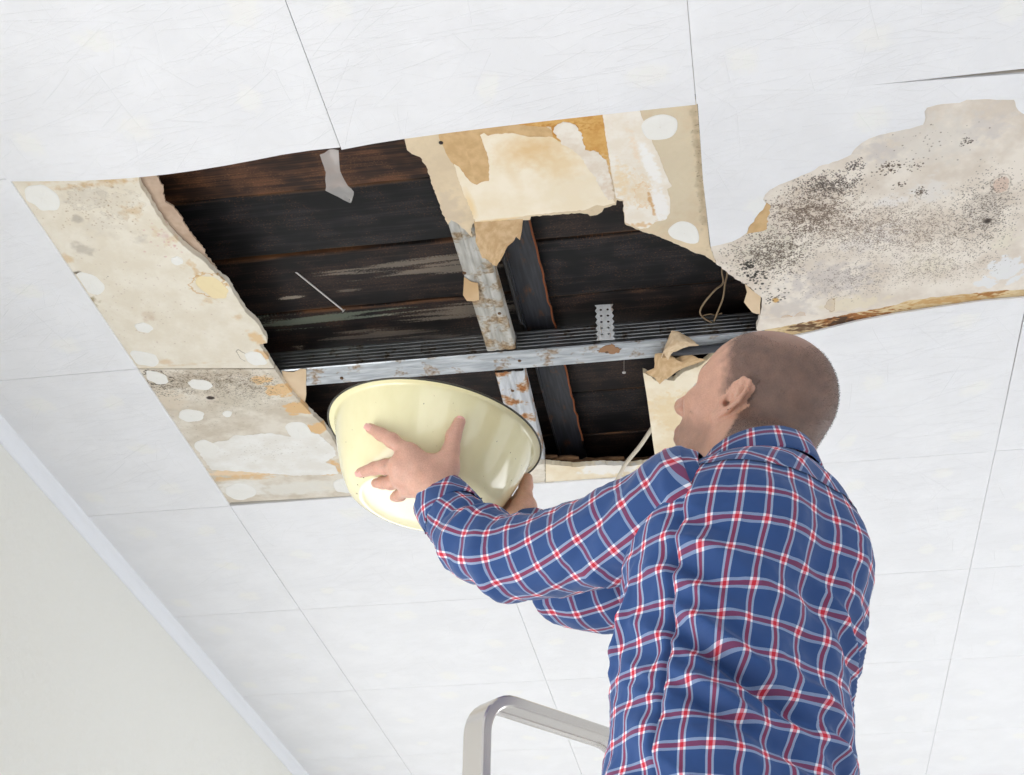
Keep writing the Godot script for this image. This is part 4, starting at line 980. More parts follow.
# ---------------------------------------------------------------- inside the hole
func hole() -> void:
	var ceil := get_node("ceiling")
	var y := H + 0.1
	var zs_l := [-1.60, -1.785, -1.968, -2.152, -2.337, -2.524, -2.714, -2.90, -3.09]
	var zs_r := [-1.63, -1.815, -1.998, -2.181, -2.366, -2.549, -2.732, -2.915, -3.10]
	var brown := [rgb(40, 25, 17), rgb(98, 63, 41), rgb(134, 92, 60)]
	var black := [rgb(10, 9, 11), rgb(39, 36, 38), rgb(132, 80, 46)]
	var umber := [rgb(14, 10, 10), rgb(46, 34, 30), rgb(116, 76, 50)]
	var pale := rgb(176, 164, 146)
	var greenish := rgb(120, 128, 112)
	var looks_l := [[brown, []], [brown, []], [black, []], [umber, [[Vector2(0.46, 0.28), Vector2(0.03, 0.05), pale, 0.8], [Vector2(0.58, 0.3), Vector2(0.035, 0.06), pale, 0.5], [Vector2(0.8, 0.62), Vector2(0.2, 0.16), pale, 0.6]]], [umber, [[Vector2(0.45, 0.86), Vector2(0.2, 0.12), greenish, 0.8], [Vector2(0.85, 0.75), Vector2(0.16, 0.12), pale, 0.6], [Vector2(0.62, 0.45), Vector2(0.1, 0.1), pale, 0.5], [Vector2(0.42, 0.3), Vector2(0.02, 0.07), pale, 0.8], [Vector2(0.75, 0.3), Vector2(0.1, 0.08), pale, 0.4]]], [umber, []], [umber, []], [black, []]]
	var looks_r := [[umber, []], [black, []], [umber, []], [black, []], [umber, []], [umber, []], [black, []], [umber, []]]
	var rng := RandomNumberGenerator.new()
	rng.seed = 9
	for side in 2:
		var zs: Array = zs_l if side == 0 else zs_r
		var looks: Array = looks_l if side == 0 else looks_r
		var x0 := -1.3 if side == 0 else -0.368
		var x1 := -0.372 if side == 0 else 0.62
		for k in looks.size():
			var lk: Array = looks[k]
			var m := textured(wood_image(100 + side * 20 + k, lk[0][0], lk[0][1], lk[0][2], 0.5, lk[1]), 0.62)
			m.metallic_specular = 0.36
			var mb := MB.new()
			var z1: float = zs[k] - 0.0025
			var z0: float = zs[k + 1] + 0.0025
			var dy := rng.randf_range(-0.003, 0.004)
			# underside slightly cupped along its length, rounded arrises
			var rows := []
			var uvs := []
			for i in 13:
				var x := lerpf(x0, x1, i / 12.0)
				var r := []
				var ur := []
				for q in [[0.0, 0.02], [0.0, 0.004], [0.02, 0.0], [0.35, -0.001], [0.65, -0.001], [0.98, 0.0], [1.0, 0.004], [1.0, 0.02]]:
					var wob: float = jag.get_noise_2d(x * 160.0 + k * 50.0, q[0] * 30.0 + side * 99.0) * 0.003
					r.append(Vector3(x, y + dy + q[1] + wob, lerpf(z1, z0, q[0])))
					ur.append(Vector2((x - x0) / 0.95, 1.0 - q[0]))
				rows.append(r)
				uvs.append(ur)
			mb.grid(rows, uvs, false, Vector3.DOWN)
			mb.box(Vector3(x0, y + dy + 0.015, z0), Vector3(x1, y + dy + 0.024, z1))
			part("plank", mb, m, ceil)
	# a dark steel strip over the joint of the planks
	var steel := textured(metal_image(31, rgb(30, 31, 36), rgb(50, 51, 58), rgb(125, 66, 32), 0.30), 0.5, 0.25)
	var mb := MB.new()
	mb.box(Vector3(-0.4, H + 0.082, -3.2), Vector3(-0.338, H + 0.0975, -1.65), 0.001)
	mb.box(Vector3(-0.4, H + 0.074, -3.2), Vector3(-0.396, H + 0.083, -1.65), 0.0008)
	for k in mb.uv.size():
		mb.uv[k] = Vector2(mb.v[k].z / 0.6, (mb.v[k].x + 0.4) / 0.064)
	var o := one("steel_strip", mb, steel, "dark rusty steel strip running under the planks beside the metal channel", "metal strip")
	mb = MB.new()
	mb.tube(edge_path(-0.337, H + 0.081, -1.95, -2.9, 44), [0.0022], 5)
	part("rusty_edge", mb, mat(rgb(128, 72, 40), 0.95), o)
	mb = MB.new()
	mb.box(Vector3(-0.405, H + 0.064, -2.40), Vector3(-0.3985, H + 0.0995, -1.66), 0.001)
	part("web", mb, mat(rgb(48, 46, 46), 0.6, 0.3), o)

	# galvanised channels
	var zinc := textured(metal_image(41, rgb(158, 163, 168), rgb(196, 200, 203), rgb(176, 140, 104), 0.36), 0.5, 0.3)
	var zinc2 := textured(metal_image(47, rgb(158, 155, 148), rgb(194, 192, 186), rgb(180, 150, 112), 0.52), 0.55, 0.3)
	var zinc3 := textured(metal_image(53, rgb(176, 178, 182), rgb(206, 209, 213), rgb(196, 120, 52), 0.46), 0.55, 0.3)
	var y0 := H + 0.0168
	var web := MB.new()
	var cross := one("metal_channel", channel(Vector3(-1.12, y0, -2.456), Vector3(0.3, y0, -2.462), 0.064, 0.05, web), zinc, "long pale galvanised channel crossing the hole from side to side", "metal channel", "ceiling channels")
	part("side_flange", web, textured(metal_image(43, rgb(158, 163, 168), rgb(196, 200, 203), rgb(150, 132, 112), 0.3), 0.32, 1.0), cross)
	one("metal_channel", channel(Vector3(-0.443, y0, -1.66), Vector3(-0.446, y0, -2.417), 0.060, 0.03), zinc2, "galvanised channel running from the stained paper sheet to the cross channel", "metal channel", "ceiling channels")
	one("metal_channel", channel(Vector3(-0.443, y0, -2.499), Vector3(-0.452, y0, -2.866), 0.062, 0.03), zinc3, "orange-rusted galvanised channel between cross channel and basin rim", "metal channel", "ceiling channels")
	# screws in the channels
	var screw := mat(rgb(110, 84, 62), 0.6, 0.5)
	for p in [[Vector3(-0.472, y0, -2.152), "rusty screw in the left lip of the channel below the paper flap"], [Vector3(-0.428, y0, -2.29), "rusty screw in the middle of the channel above the cross channel"], [Vector3(-0.80, y0, -2.47), "rusty screw in the cross channel just above the basin rim"], [Vector3(-0.415, y0, -2.46), "rusty screw in the cross channel where the other channel meets it"], [Vector3(-0.232, y0, -2.455), "rusty screw in the cross channel under the perforated strap"], [Vector3(-0.448, y0, -2.57), "screw in the orange-rusted channel above the basin"]]:
		var s := MB.new()
		s.tube([p[0] + Vector3(0, 0.004, 0), p[0], p[0] + Vector3(0, -0.0014, 0), p[0] + Vector3(0, -0.0022, 0)], [0.0038, 0.0038, 0.0036, 0.002], 10)
		one("screw", s, screw, p[1], "screw", "screws in the channels")

func edge_path(x: float, y: float, z0: float, z1: float, n: int) -> Array:
	var o := []
	for k in n:
		var z := lerpf(z0, z1, k / float(n - 1))
		o.append(Vector3(x + jag.get_noise_1d(z * 1500.0) * 0.004, y + jag.get_noise_1d(z * 900.0 + 50.0) * 0.002, z))
	return o

func channel(a: Vector3, b: Vector3, w: float, h: float, web: MB = null) -> MB:
	# a C channel open to the top, with shallow ribs along its underside and sides
	var mb := MB.new()
	var d := (b - a).normalized()
	var s := d.cross(Vector3.UP).normalized()
	var t := 0.0012
	var half := [Vector2(w * 0.05, 0), Vector2(w * 0.08, 0.0016), Vector2(w * 0.17, 0.0016), Vector2(w * 0.2, 0), Vector2(w / 2 - 0.005, 0), Vector2(w / 2 - 0.002, 0.0006), Vector2(w / 2, 0.003)]
	for k in 5:
		var hh := 0.005 + (h - 0.008) * k / 5.0
		var st := (h - 0.008) / 5.0
		half.append_array([Vector2(w / 2, hh + st * 0.3), Vector2(w / 2 - 0.00045, hh + st * 0.45), Vector2(w / 2 - 0.00045, hh + st * 0.75), Vector2(w / 2, hh + st * 0.9)])
	half.append_array([Vector2(w / 2, h), Vector2(w / 2 - 0.006, h)])
	var prof := []
	for k in range(half.size() - 1, -1, -1):
		prof.append(Vector2(-half[k].x, half[k].y))
	prof.append_array(half)
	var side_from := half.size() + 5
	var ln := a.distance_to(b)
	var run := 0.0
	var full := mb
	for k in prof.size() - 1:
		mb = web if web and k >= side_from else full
		var p: Vector2 = prof[k]
		var q: Vector2 = prof[k + 1]
		var r0 := run
		run += p.distance_to(q) / 0.125
		var nn := Vector2(q.y - p.y, -(q.x - p.x)).normalized()
		if nn.dot((p + q) * 0.5 - Vector2(0, h * 0.5)) < 0.0:
			nn = -nn
		var w3 := s * nn.x + Vector3.UP * nn.y
		for lay in 2:
			var off := -nn * t * lay
			mb.face([a + s * (p.x + off.x) + Vector3.UP * (p.y + off.y), a + s * (q.x + off.x) + Vector3.UP * (q.y + off.y), b + s * (q.x + off.x) + Vector3.UP * (q.y + off.y), b + s * (p.x + off.x) + Vector3.UP * (p.y + off.y)], w3 if lay == 0 else -w3, [Vector2(0, r0), Vector2(0, run), Vector2(ln / 0.5, run), Vector2(ln / 0.5, r0)])
	return full

# ---------------------------------------------------------------- the exposed boards
func old_boards() -> void:
	var ceil := get_node("ceiling")
	var yg := H + 0.004
	var paper_bump := bump_tex(77, 512, 0.05, 4.0)
	var white_dab := mat(rgb(240, 238, 232), 0.75)
	var yellow_dab := mat(rgb(240, 222, 178), 0.75)
	var rects := {"a": Rect2(-1.22, -2.36, 0.62, 0.62), "b": Rect2(-1.22, -2.96, 0.82, 0.62), "d": Rect2(-0.62, -2.36, 0.64, 0.64), "e": Rect2(-0.02, -2.37, 0.68, 0.68), "f": Rect2(-0.45, -3.0, 0.6, 0.66)}
	var ba := board_image(768, rects.a, rgb(238, 230, 214), rgb(230, 220, 201), 0.010, 201, blots_a, specks_a)
	var bb := board_image(768, rects.b, rgb(230, 222, 208), rgb(208, 196, 178), 0.010, 207, blots_b, specks_b)
	var bd := board_image(512, rects.d, rgb(226, 206, 174), rgb(214, 194, 164), 0.012, 211, [
		[Vector2(-0.06, -1.9), Vector2(0.07, 0.22), 0.0, rgb(219, 205, 178), 0.8, 0.5, 0.4],
		[Vector2(-0.46, -1.95), Vector2(0.03, 0.06), 0.0, rgb(206, 188, 164), 0.7, 0.6, 0.7],
		[Vector2(-0.012, -1.9), Vector2(0.008, 0.2), 0.0, rgb(170, 150, 120), 0.5, 0.8, 1.0]], [[Vector2(-0.012, -1.9), Vector2(0.01, 0.2), 80, rgb(96, 82, 66), 0.003, 0.6]])
	var be := board_image(1280, rects.e, rgb(236, 227, 215), rgb(219, 207, 193), 0.005, 223, blots_e, specks_e)
	var bf := board_image(256, rects.f, rgb(240, 228, 204), rgb(230, 212, 180), 0.02, 229, [
		[Vector2(-0.1, -2.7), Vector2(0.05, 0.08), 0.3, rgb(228, 196, 140), 0.5, 0.3, 0.9, 0.5],
		[Vector2(-0.28, -2.91), Vector2(0.08, 0.03), 0.0, rgb(243, 240, 234), 0.9, 0.3, 0.5]], [])
	var mats := {}
	for k in {"a": ba, "b": bb, "d": bd, "e": be, "f": bf}:
		var m := textured({"a": ba, "b": bb, "d": bd, "e": be, "f": bf}[k], 0.85)
		m.normal_enabled = true
		m.normal_texture = paper_bump
		m.normal_scale = 0.25
		mats[k] = m
	var th := 0.0125
	var o := board("plasterboard", torn(GA, 0.006, 0.0014, 2, 21), yg, th, rects.a, mats.a, ceil)
	for k in DABS_A.size():
		dab(DABS_A[k], yg, yellow_dab if k == 4 else white_dab, o)
	# the paper back of that board reaches further into the hole
	var m_pink := textured(board_image(128, Rect2(0, 0, 0.3, 0.3), rgb(206, 182, 160), rgb(186, 160, 138), 0.03, 233, [], []), 0.95)
	board("torn_paper", torn(GA_UPPER, 0.005, 0.003, 1, 12), yg + th + 0.002, 0.0035, Rect2(0, 0, 0.3, 0.3), m_pink, ceil)
	# broken layers along the edge of the hole
	var m_core := textured(board_image(128, Rect2(0, 0, 0.2, 0.2), rgb(196, 178, 158), rgb(150, 128, 108), 0.06, 235, [], []), 0.95)
	o = board("plasterboard", torn(GB, 0.006, 0.0014, 2, 13), yg, th, rects.b, mats.b, ceil)
	for k in DABS_B.size():
		dab(DABS_B[k], yg, white_dab, o)
	var m_skin := textured(board_image(256, Rect2(-1.2, -2.85, 0.4, 0.3), rgb(243, 241, 236), rgb(234, 230, 222), 0.02, 236, [], [[Vector2(-1.05, -2.72), Vector2(0.15, 0.06), 200, rgb(150, 140, 126), 0.003, 0.5]]), 0.85)
	var ps := board("plaster_skin", torn(PLASTER_SKIN, 0.006, 0.0025), yg - 0.0008, 0.001, Rect2(-1.2, -2.85, 0.4, 0.3), m_skin, o)
	ps.position = Vector3.ZERO
	board("plasterboard", torn(GC, 0.005, 0.002, 0, 6), yg, th, rects.f, mats.f, ceil)
	board("plasterboard", torn(GF, 0.005, 0.002, 0, 6), yg, th, rects.f, mats.f, ceil)
	o = board("plasterboard", torn(GE, 0.006, 0.002, 5, 23), yg, th, rects.e, mats.e, ceil)
	var tan_m := textured(board_image(128, Rect2(0, 0, 0.2, 0.2), rgb(214, 180, 132), rgb(200, 164, 116), 0.05, 240, [], []), 0.9)
	board("paper_layer", torn(TAN_PATCH, 0.005, 0.003), yg - 0.0008, 0.001, Rect2(0, 0, 0.2, 0.2), tan_m, o)
	var m_strip := textured(board_image(512, Rect2(0.03, -2.5, 0.62, 0.24), rgb(224, 202, 160), rgb(206, 178, 134), 0.015, 241, [
		[Vector2(0.25, -2.395), Vector2(0.1, 0.03), 0.1, rgb(150, 92, 44), 0.9, 0.5, 1.2],
		[Vector2(0.24, -2.4), Vector2(0.03, 0.016), 0.1, rgb(70, 50, 36), 0.9, 0.5, 1.0],
		[Vector2(0.17, -2.41), Vector2(0.04, 0.016), 0.1, rgb(90, 66, 46), 0.8, 0.5, 1.0],
		[Vector2(0.45, -2.36), Vector2(0.1, 0.012), 0.1, rgb(196, 150, 90), 0.7, 0.5, 1.2],
		[Vector2(0.52, -2.35), Vector2(0.03, 0.01), 0.1, rgb(160, 104, 50), 0.8, 0.5, 1.2]], [[Vector2(0.25, -2.4), Vector2(0.15, 0.04), 300, rgb(110, 74, 44), 0.005, 0.6]]), 0.9)
	board("plasterboard", torn(GSTRIP, 0.006, 0.001), yg + 0.001, th, Rect2(0.03, -2.5, 0.62, 0.24), m_strip, ceil)
	# the stained board at the top of the hole with its layers of paper
	o = board("plasterboard", torn(GD, 0.005, 0.0014, 5, 44), yg, 0.006, rects.d, mats.d, ceil)
	var m_cream := textured(board_image(512, rects.d, rgb(246, 234, 212), rgb(240, 225, 197), 0.01, 251, blots_c, []), 0.85)
	board("paper_layer", torn(TAN_SHEET, 0.005, 0.0012), yg - 0.0004, 0.001, Rect2(0, 0, 0.2, 0.2), tan_m, o)
	var m_orange := textured(board_image(256, Rect2(-0.4, -2.0, 0.24, 0.24), rgb(222, 178, 108), rgb(204, 150, 76), 0.02, 253, [[Vector2(-0.19, -1.9), Vector2(0.05, 0.06), 0.0, rgb(226, 200, 160), 0.8, 0.7, 0.8], [Vector2(-0.27, -1.775), Vector2(0.1, 0.016), 0.0, rgb(190, 130, 56), 0.8, 0.7, 1.0]], []), 0.85)
	board("paper_layer", torn(ORANGE_SHEET, 0.005, 0.001), yg - 0.0005, 0.001, Rect2(-0.4, -2.0, 0.24, 0.24), m_orange, o)
	board("paper_layer", torn(CREAM_SHEET, 0.005, 0.0014), yg - 0.0007, 0.001, rects.d, m_cream, o)
	var m_pale := textured(board_image(256, Rect2(-0.3, -2.0, 0.3, 0.3), rgb(240, 232, 220), rgb(228, 214, 196), 0.02, 257, [[Vector2(-0.16, -1.95), Vector2(0.03, 0.07), 0.0, rgb(222, 200, 176), 0.6, 0.7, 0.8]], []), 0.85)
	board("paper_layer", torn(PALE_SCRAP, 0.004, 0.002), yg - 0.0014, 0.001, Rect2(-0.3, -2.0, 0.3, 0.3), m_pale, o)
	var m_white := textured(board_image(512, Rect2(-0.2, -2.1, 0.36, 0.36), rgb(245, 238, 227), rgb(238, 227, 210), 0.012, 259, blots_w, []), 0.85)
	board("paper_layer", torn(WHITE_SHEET, 0.005, 0.001), yg - 0.0007, 0.001, Rect2(-0.2, -2.1, 0.36, 0.36), m_white, o)
	dab(DAB_A, yg, white_dab, o)
	dab(DAB_B, yg, white_dab, o)
	# old screw holes in that board
	var hole_m := mat(rgb(52, 42, 38), 0.95)
	for p in HOLES:
		var mb := MB.new()
		mb.tube([Vector3(p.x, yg + 0.001, p.y), Vector3(p.x, yg - 0.0012, p.y)], [0.004], 9)
		part("screw_head", mb, hole_m, o)
	# crumbling timber at the far edge of the hole
	var rot := textured(wood_image(300, rgb(66, 46, 32), rgb(128, 96, 68), rgb(170, 136, 100), 0.4, []), 0.95)
	var timber := thing("rotten_batten", "crumbling brown timber batten along the far edge of the hole", "batten", Vector3(-0.3, H + 0.017, -2.9))
	var rng := RandomNumberGenerator.new()
	rng.seed = 77
	for k in 9:
		var mb := MB.new()
		var x0 := -0.62 + k * 0.055 + rng.randf_range(-0.012, 0.012)
		var ln := rng.randf_range(0.1, 0.17)
		var rr := rng.randf_range(0.006, 0.009)
		var z := -2.884 - (x0 + 0.52) * 0.142 - rng.randf_range(0.0, 0.006)
		var yy := H + 0.0168 + rr + (0.008 if k % 2 else 0.0)
		var path := []
		var rad := []
		for s in 7:
			path.append(Vector3(x0 + ln * s / 6.0, yy + rng.randf_range(-0.0015, 0.0015), z + rng.randf_range(-0.002, 0.002)))
			rad.append(rr * (0.55 if s == 0 or s == 6 else rng.randf_range(0.85, 1.1)))
		mb.tube(path, rad, 8)
		part("splinter", mb, rot, timber)

func board(called: String, poly: PackedVector2Array, y: float, th: float, rect: Rect2, m: Material, parent: Node) -> MeshInstance3D:
	var mb := MB.new()
	mb.slab(poly, y, th, rect)
	return part(called, mb, m, parent)

func dab(outline: Array, y: float, m: Material, parent: Node) -> void:
	# a flattened dab of glue: a low dome with an uneven top
	var mb := MB.new()
	var a := []
	for k in outline.size():
		var n := outline.size()
		for q in 3:
			var p: Vector2 = outline[k].cubic_interpolate(outline[(k + 1) % n], outline[(k + n - 1) % n], outline[(k + 2) % n], q / 3.0)
			p.x = maxf(p.x, -1.2045)
			a.append(p)
	var c := Vector2.ZERO
	for p: Vector2 in a:
		c += p
	c /= float(a.size())
	var rows := []
	for t in [[1.0, 0.0], [0.97, 0.0011], [0.85, 0.0017], [0.6, 0.0015], [0.3, 0.0019], [0.02, 0.0016]]:
		var r := []
		for k in a.size() + 1:
			var q: Vector2 = c.lerp(a[k % a.size()], t[0])
			r.append(Vector3(q.x, y - t[1] + jag.get_noise_2d(q.x * 3000.0, q.y * 3000.0) * 0.0009 * (1.0 if t[0] < 0.96 else 0.0), q.y))
		rows.append(r)
	mb.grid(rows, [], true, Vector3.DOWN)
	part("glue_dab", mb, m, parent)

# ---------------------------------------------------------------- loose things in and around the hole
func fan(mb: MB, pts: Array, th: float) -> void:
	# a small scrap of paper with the outline pts, crinkled from its middle
	var c := Vector3.ZERO
	for p in pts:
		c += p
	c /= float(pts.size())
	var nn := Vector3.ZERO
	for k in pts.size():
		nn += (pts[k] - c).cross(pts[(k + 1) % pts.size()] - c)
	nn = nn.normalized()
	if nn.y > 0.0:
		nn = -nn
	c += nn * 0.003
	for s in 2:
		var off := nn * th * (0.5 if s == 0 else -0.5)
		for k in pts.size():
			var a: Vector3 = pts[k]
			var b: Vector3 = pts[(k + 1) % pts.size()]
			var m := a.lerp(b, 0.5) + (c - a.lerp(b, 0.5)) * jag.get_noise_2d(a.x * 4000.0, a.z * 4000.0) * 0.25
			mb.face([a + off, m + off, c + off], nn if s == 0 else -nn)
			mb.face([m + off, b + off, c + off], nn if s == 0 else -nn)
			if s == 0:
				mb.face([a + off, m + off, m - off, a - off], (m - a).cross(nn))
				mb.face([m + off, b + off, b - off, m - off], (b - m).cross(nn))

func finer(rows: Array, k: int) -> Array:
	# a grid of points drawn k times finer, with a little crinkle
	var o := []
	var nr := (rows.size() - 1) * k
	var nc: int = (rows[0].size() - 1) * k
	for i in nr + 1:
		var r := []
		for j in nc + 1:
			var fi := float(i) / k
			var fj := float(j) / k
			var i0 := mini(int(fi), rows.size() - 2)
			var j0: int = mini(int(fj), rows[0].size() - 2)
			var p: Vector3 = rows[i0][j0].lerp(rows[i0][j0 + 1], fj - j0).lerp(rows[i0 + 1][j0].lerp(rows[i0 + 1][j0 + 1], fj - j0), fi - i0)
			p += Vector3(jag.get_noise_2d(i * 23.0, j * 29.0 + 7.0), jag.get_noise_2d(i * 27.0 + 99.0, j * 31.0), jag.get_noise_2d(i * 21.0, j * 33.0 + 55.0)) * 0.0022
			r.append(p)
		o.append(r)
	return o

func curve(pts: Array, k := 6) -> Array:
	var c := Curve3D.new()
	for i in pts.size():
		var t: Vector3 = (pts[mini(i + 1, pts.size() - 1)] - pts[maxi(i - 1, 0)]) / 6.0
		c.add_point(pts[i], -t, t)
	var o := []
	for i in (pts.size() - 1) * k + 1:
		o.append(c.samplef(float(i) / k))
	return o

func loose_pieces() -> void:
	var kraft := textured(board_image(128, Rect2(0, 0, 0.2, 0.2), rgb(214, 184, 144), rgb(196, 162, 120), 0.04, 260, [], []), 0.9)
	kraft.backlight_enabled = true
	kraft.backlight = Color(0.15, 0.11, 0.07)
	var pale := textured(board_image(128, Rect2(0, 0, 0.2, 0.2), rgb(228, 204, 172), rgb(212, 184, 148), 0.04, 262, [], []), 0.9)
	var mb := MB.new()
	mb.sheet(finer(FLAP, 3), 0.0006)
	var o := one("paper_flap", mb, kraft, "crumpled brown paper flap hanging from the stained sheet onto the channel", "paper scrap", "torn paper")
	mb = MB.new()
	fan(mb, FLAP_POINT, 0.0006)
	part("point", mb, kraft, o)
	mb = MB.new()
	fan(mb, FLAP_LOW, 0.0006)
	one("paper_flap", mb, kraft, "small tan paper scrap stuck to the left edge of the channel", "paper scrap", "torn paper")
	mb = MB.new()
	fan(mb, CORNER_FLAP, 0.001)
	one("paper_flap", mb, pale, "pinkish paper scrap at the torn corner of the mouldy board", "paper scrap", "torn paper")
	mb = MB.new()
	fan(mb, LEFT_FLAP, 0.001)
	one("paper_flap", mb, pale, "beige paper scrap folded over the left end of the long channel", "paper scrap", "torn paper")
	mb = MB.new()
	mb.sheet(finer(CURL_A, 3), 0.0007)
	o = one("paper_curl", mb, kraft, "curled torn brown paper on the board in front of the man's forehead", "paper scrap", "torn paper")
	mb = MB.new()
	mb.sheet(finer(CURL_B, 3), 0.001)
	part("crumple", mb, pale, o)
	# clear tape dangling from the seam
	var tape := mat(Color(0.95, 0.93, 0.91, 0.34), 0.12)
	tape.transparency = BaseMaterial3D.TRANSPARENCY_ALPHA
	mb = MB.new()
	var rows := []
	for r in TAPE:
		rows.append([r[0], r[0].lerp(r[1], 0.5) + Vector3(0, 0.004, 0.003), r[1]])
	mb.grid(finer(rows, 2), [], false, Vector3(0, -0.5, 1))
	one("adhesive_tape", mb, tape, "clear sticky tape dangling from the panel seam over the hole", "tape")
	# long nail hanging from a plank
	var nail := mat(rgb(200, 196, 194), 0.35, 0.6)
	mb = MB.new()
	var d := (NAIL_HEAD - NAIL_TOP).normalized()
	mb.tube([NAIL_TOP - d * 0.01, NAIL_TOP, NAIL_HEAD - d * 0.002], [0.0017, 0.0017, 0.0017], 8)
	o = one("nail", mb, nail, "long pale nail sticking down from the dark planks at left", "nail", "nails")
	mb = MB.new()
	mb.tube([NAIL_HEAD - d * 0.0025, NAIL_HEAD - d * 0.001, NAIL_HEAD], [0.0025, 0.0044, 0.0042], 10)
	part("head", mb, nail, o)
	mb = MB.new()
	d = (NAIL2_LOW - NAIL2_TOP).normalized()
	mb.tube([NAIL2_TOP, NAIL2_LOW], [0.0012], 7)
	o = one("nail", mb, mat(rgb(120, 110, 104), 0.5, 0.5), "short nail hanging below the cross channel near the torn paper", "nail", "nails")
	mb = MB.new()
	mb.tube([NAIL2_LOW - d * 0.002, NAIL2_LOW], [0.0038], 9)
	part("head", mb, nail, o)
	# perforated hanger strap with toothed edges
	var zinc := textured(metal_image(71, rgb(216, 218, 220), rgb(236, 238, 240), rgb(170, 110, 60), 0.24), 0.5, 0.1)
	mb = MB.new()
	var w: float = STRAP[0].distance_to(STRAP[1])
	var ht := 0.083
	var outline := PackedVector2Array()
	var teeth := 6
	for k in teeth * 2 + 1:
		outline.append(Vector2(-w / 2 + (0.004 if k % 2 else 0.0), ht * k / (teeth * 2.0)))
	for k in range(teeth * 2, -1, -1):
		outline.append(Vector2(w / 2 - (0.004 if k % 2 else 0.0), ht * k / (teeth * 2.0)))
	var so: Vector3 = (STRAP[0] + STRAP[1]) * 0.5
	var body := CSGCombiner3D.new()
	var cp := CSGPolygon3D.new()
	cp.polygon = outline
	cp.depth = 0.0014
	body.add_child(cp)
	for row in 5:
		for c in 2:
			var cy := CSGCylinder3D.new()
			cy.operation = CSGShape3D.OPERATION_SUBTRACTION
			cy.radius = 0.0027
			cy.height = 0.01
			cy.sides = 12
			cy.rotation_degrees = Vector3(90, 0, 0)
			cy.position = Vector3((-0.007 if c == 0 else 0.007), 0.013 + row * 0.0145, 0)
			body.add_child(cy)
	body.material_override = zinc
	body.name = numbered("hanger_strap")
	add_child(body)
	body.position = so
	body.rotation_degrees = Vector3(6, 4, 1)
	body.set_meta("label", "perforated zinc hanger strap with toothed edges standing on the channel")
	body.set_meta("category", "metal strap")
	# rust around its foot
	mb = MB.new()
	var ring := []
	for k in 15:
		var a := TAU * k / 14.0
		var rr := 0.017 * (1.0 + jag.get_noise_1d(k % 14 * 40.0) * 0.8)
		ring.append(Vector2(-0.226 + cos(a) * rr * 1.5, -2.447 + sin(a) * rr))
	ring.resize(14)
	mb.slab(torn(ring, 0.003, 0.004), H + 0.0158, 0.0012, Rect2(0, 0, 0.1, 0.1))
	one("rust_flake", mb, mat(rgb(150, 114, 84), 0.95), "brown rust flake on the channel under the hanger strap", "rust flake")
	# wire loop, flat cable, dark pipe
	var wire := mat(rgb(150, 128, 100), 0.5, 0.3)
	mb = MB.new()
	mb.tube(curve(WIRE), [0.002], 7)
	o = one("wire_loop", mb, wire, "twisted old wire loop hanging near the torn corner of mouldy board", "wire")
	mb = MB.new()
	mb.tube(curve(WIRE2), [0.002], 7)
	part("strand", mb, wire, o)
	mb = MB.new()
	mb.tube(curve(WIRE3), [0.0014], 6)
	part("tie", mb, wire, o)
	mb = MB.new()
	mb.tube(curve(CABLE), [0.0062], 10, 0.6)
	one("flat_cable", mb, mat(rgb(214, 204, 186), 0.6), "flat off-white cable hanging out of the hole behind the man's sleeve", "cable")
	mb = MB.new()
	mb.tube(curve(PIPE), [0.009], 14)
	one("dark_pipe", mb, mat(rgb(70, 72, 78), 0.35, 0.2), "short dark pipe lying along the channel by the man's forehead", "pipe")

# ---------------------------------------------------------------- the basin
func basin() -> void:
	var ax: Vector3 = BOWL_AXIS.normalized()
	var e := (Vector3.RIGHT - ax * ax.x).normalized()
	var g := ax.cross(e)
	var basis := Basis(e, ax, -g)
	var base: Vector3 = BOWL_CENTER - ax * 0.116
	var prof := [Vector2(0.0, 0.0016), Vector2(0.06, 0.0014), Vector2(0.08, 0.001), Vector2(0.086, 0.0002), Vector2(0.09, 0.0), Vector2(0.0945, 0.0009)]
	for k in range(1, 21):
		var t := k / 20.0
		prof.append(Vector2(0.0985 + (0.1525 - 0.0985) * pow(t, 0.55), 0.003 + 0.109 * t))
	prof.append_array([Vector2(0.1545, 0.1135), Vector2(0.158, 0.1148), Vector2(0.162, 0.1155)])
	var enamel := textured(basin_image(), 0.16)
	enamel.clearcoat_enabled = true
	enamel.clearcoat = 0.6
	enamel.clearcoat_roughness = 0.05
	var o := thing("enamel_basin", "cream enamel wash basin with a dark rim held up under the hole", "basin", base)
	var mb := MB.new()
	var seg := 96
	for lay in 2:
		var rows := []
		var uvs := []
		for k in prof.size():
			var p: Vector2 = prof[k]
			if lay == 1:
				p += Vector2(-0.0016 if p.x > 0.01 else 0.0, 0.0016)
			var r := []
			var ur := []
			for s in seg + 1:
				var a := TAU * (s % seg) / seg
				r.append(base + basis * Vector3(cos(a) * maxf(p.x, 0.0005), p.y, sin(a) * maxf(p.x, 0.0005)))
				ur.append(Vector2(0.5 + cos(a) * (p.x + p.y * 0.5) * 2.1, 0.5 + sin(a) * (p.x + p.y * 0.5) * 2.1))
			rows.append(r)
			uvs.append(ur)
		var b0 := mb.v.size()
		mb.grid(rows, uvs, true, Vector3.ZERO)
		if lay == 1:
			for q in range(b0, mb.v.size()):
				mb.n[q] = -mb.n[q]
	part("bowl", mb, enamel, o)
	mb = MB.new()
	var ring := []
	for k in 97:
		var a := TAU * k / 96.0
		ring.append(base + basis * Vector3(cos(a) * 0.1635, 0.1158, sin(a) * 0.1635))
	mb.tube(ring, [0.0015], 8)
	var rim := part("rim", mb, mat(rgb(58, 56, 46), 0.4), o)
	rim.set_meta("label", "dark rolled rim")

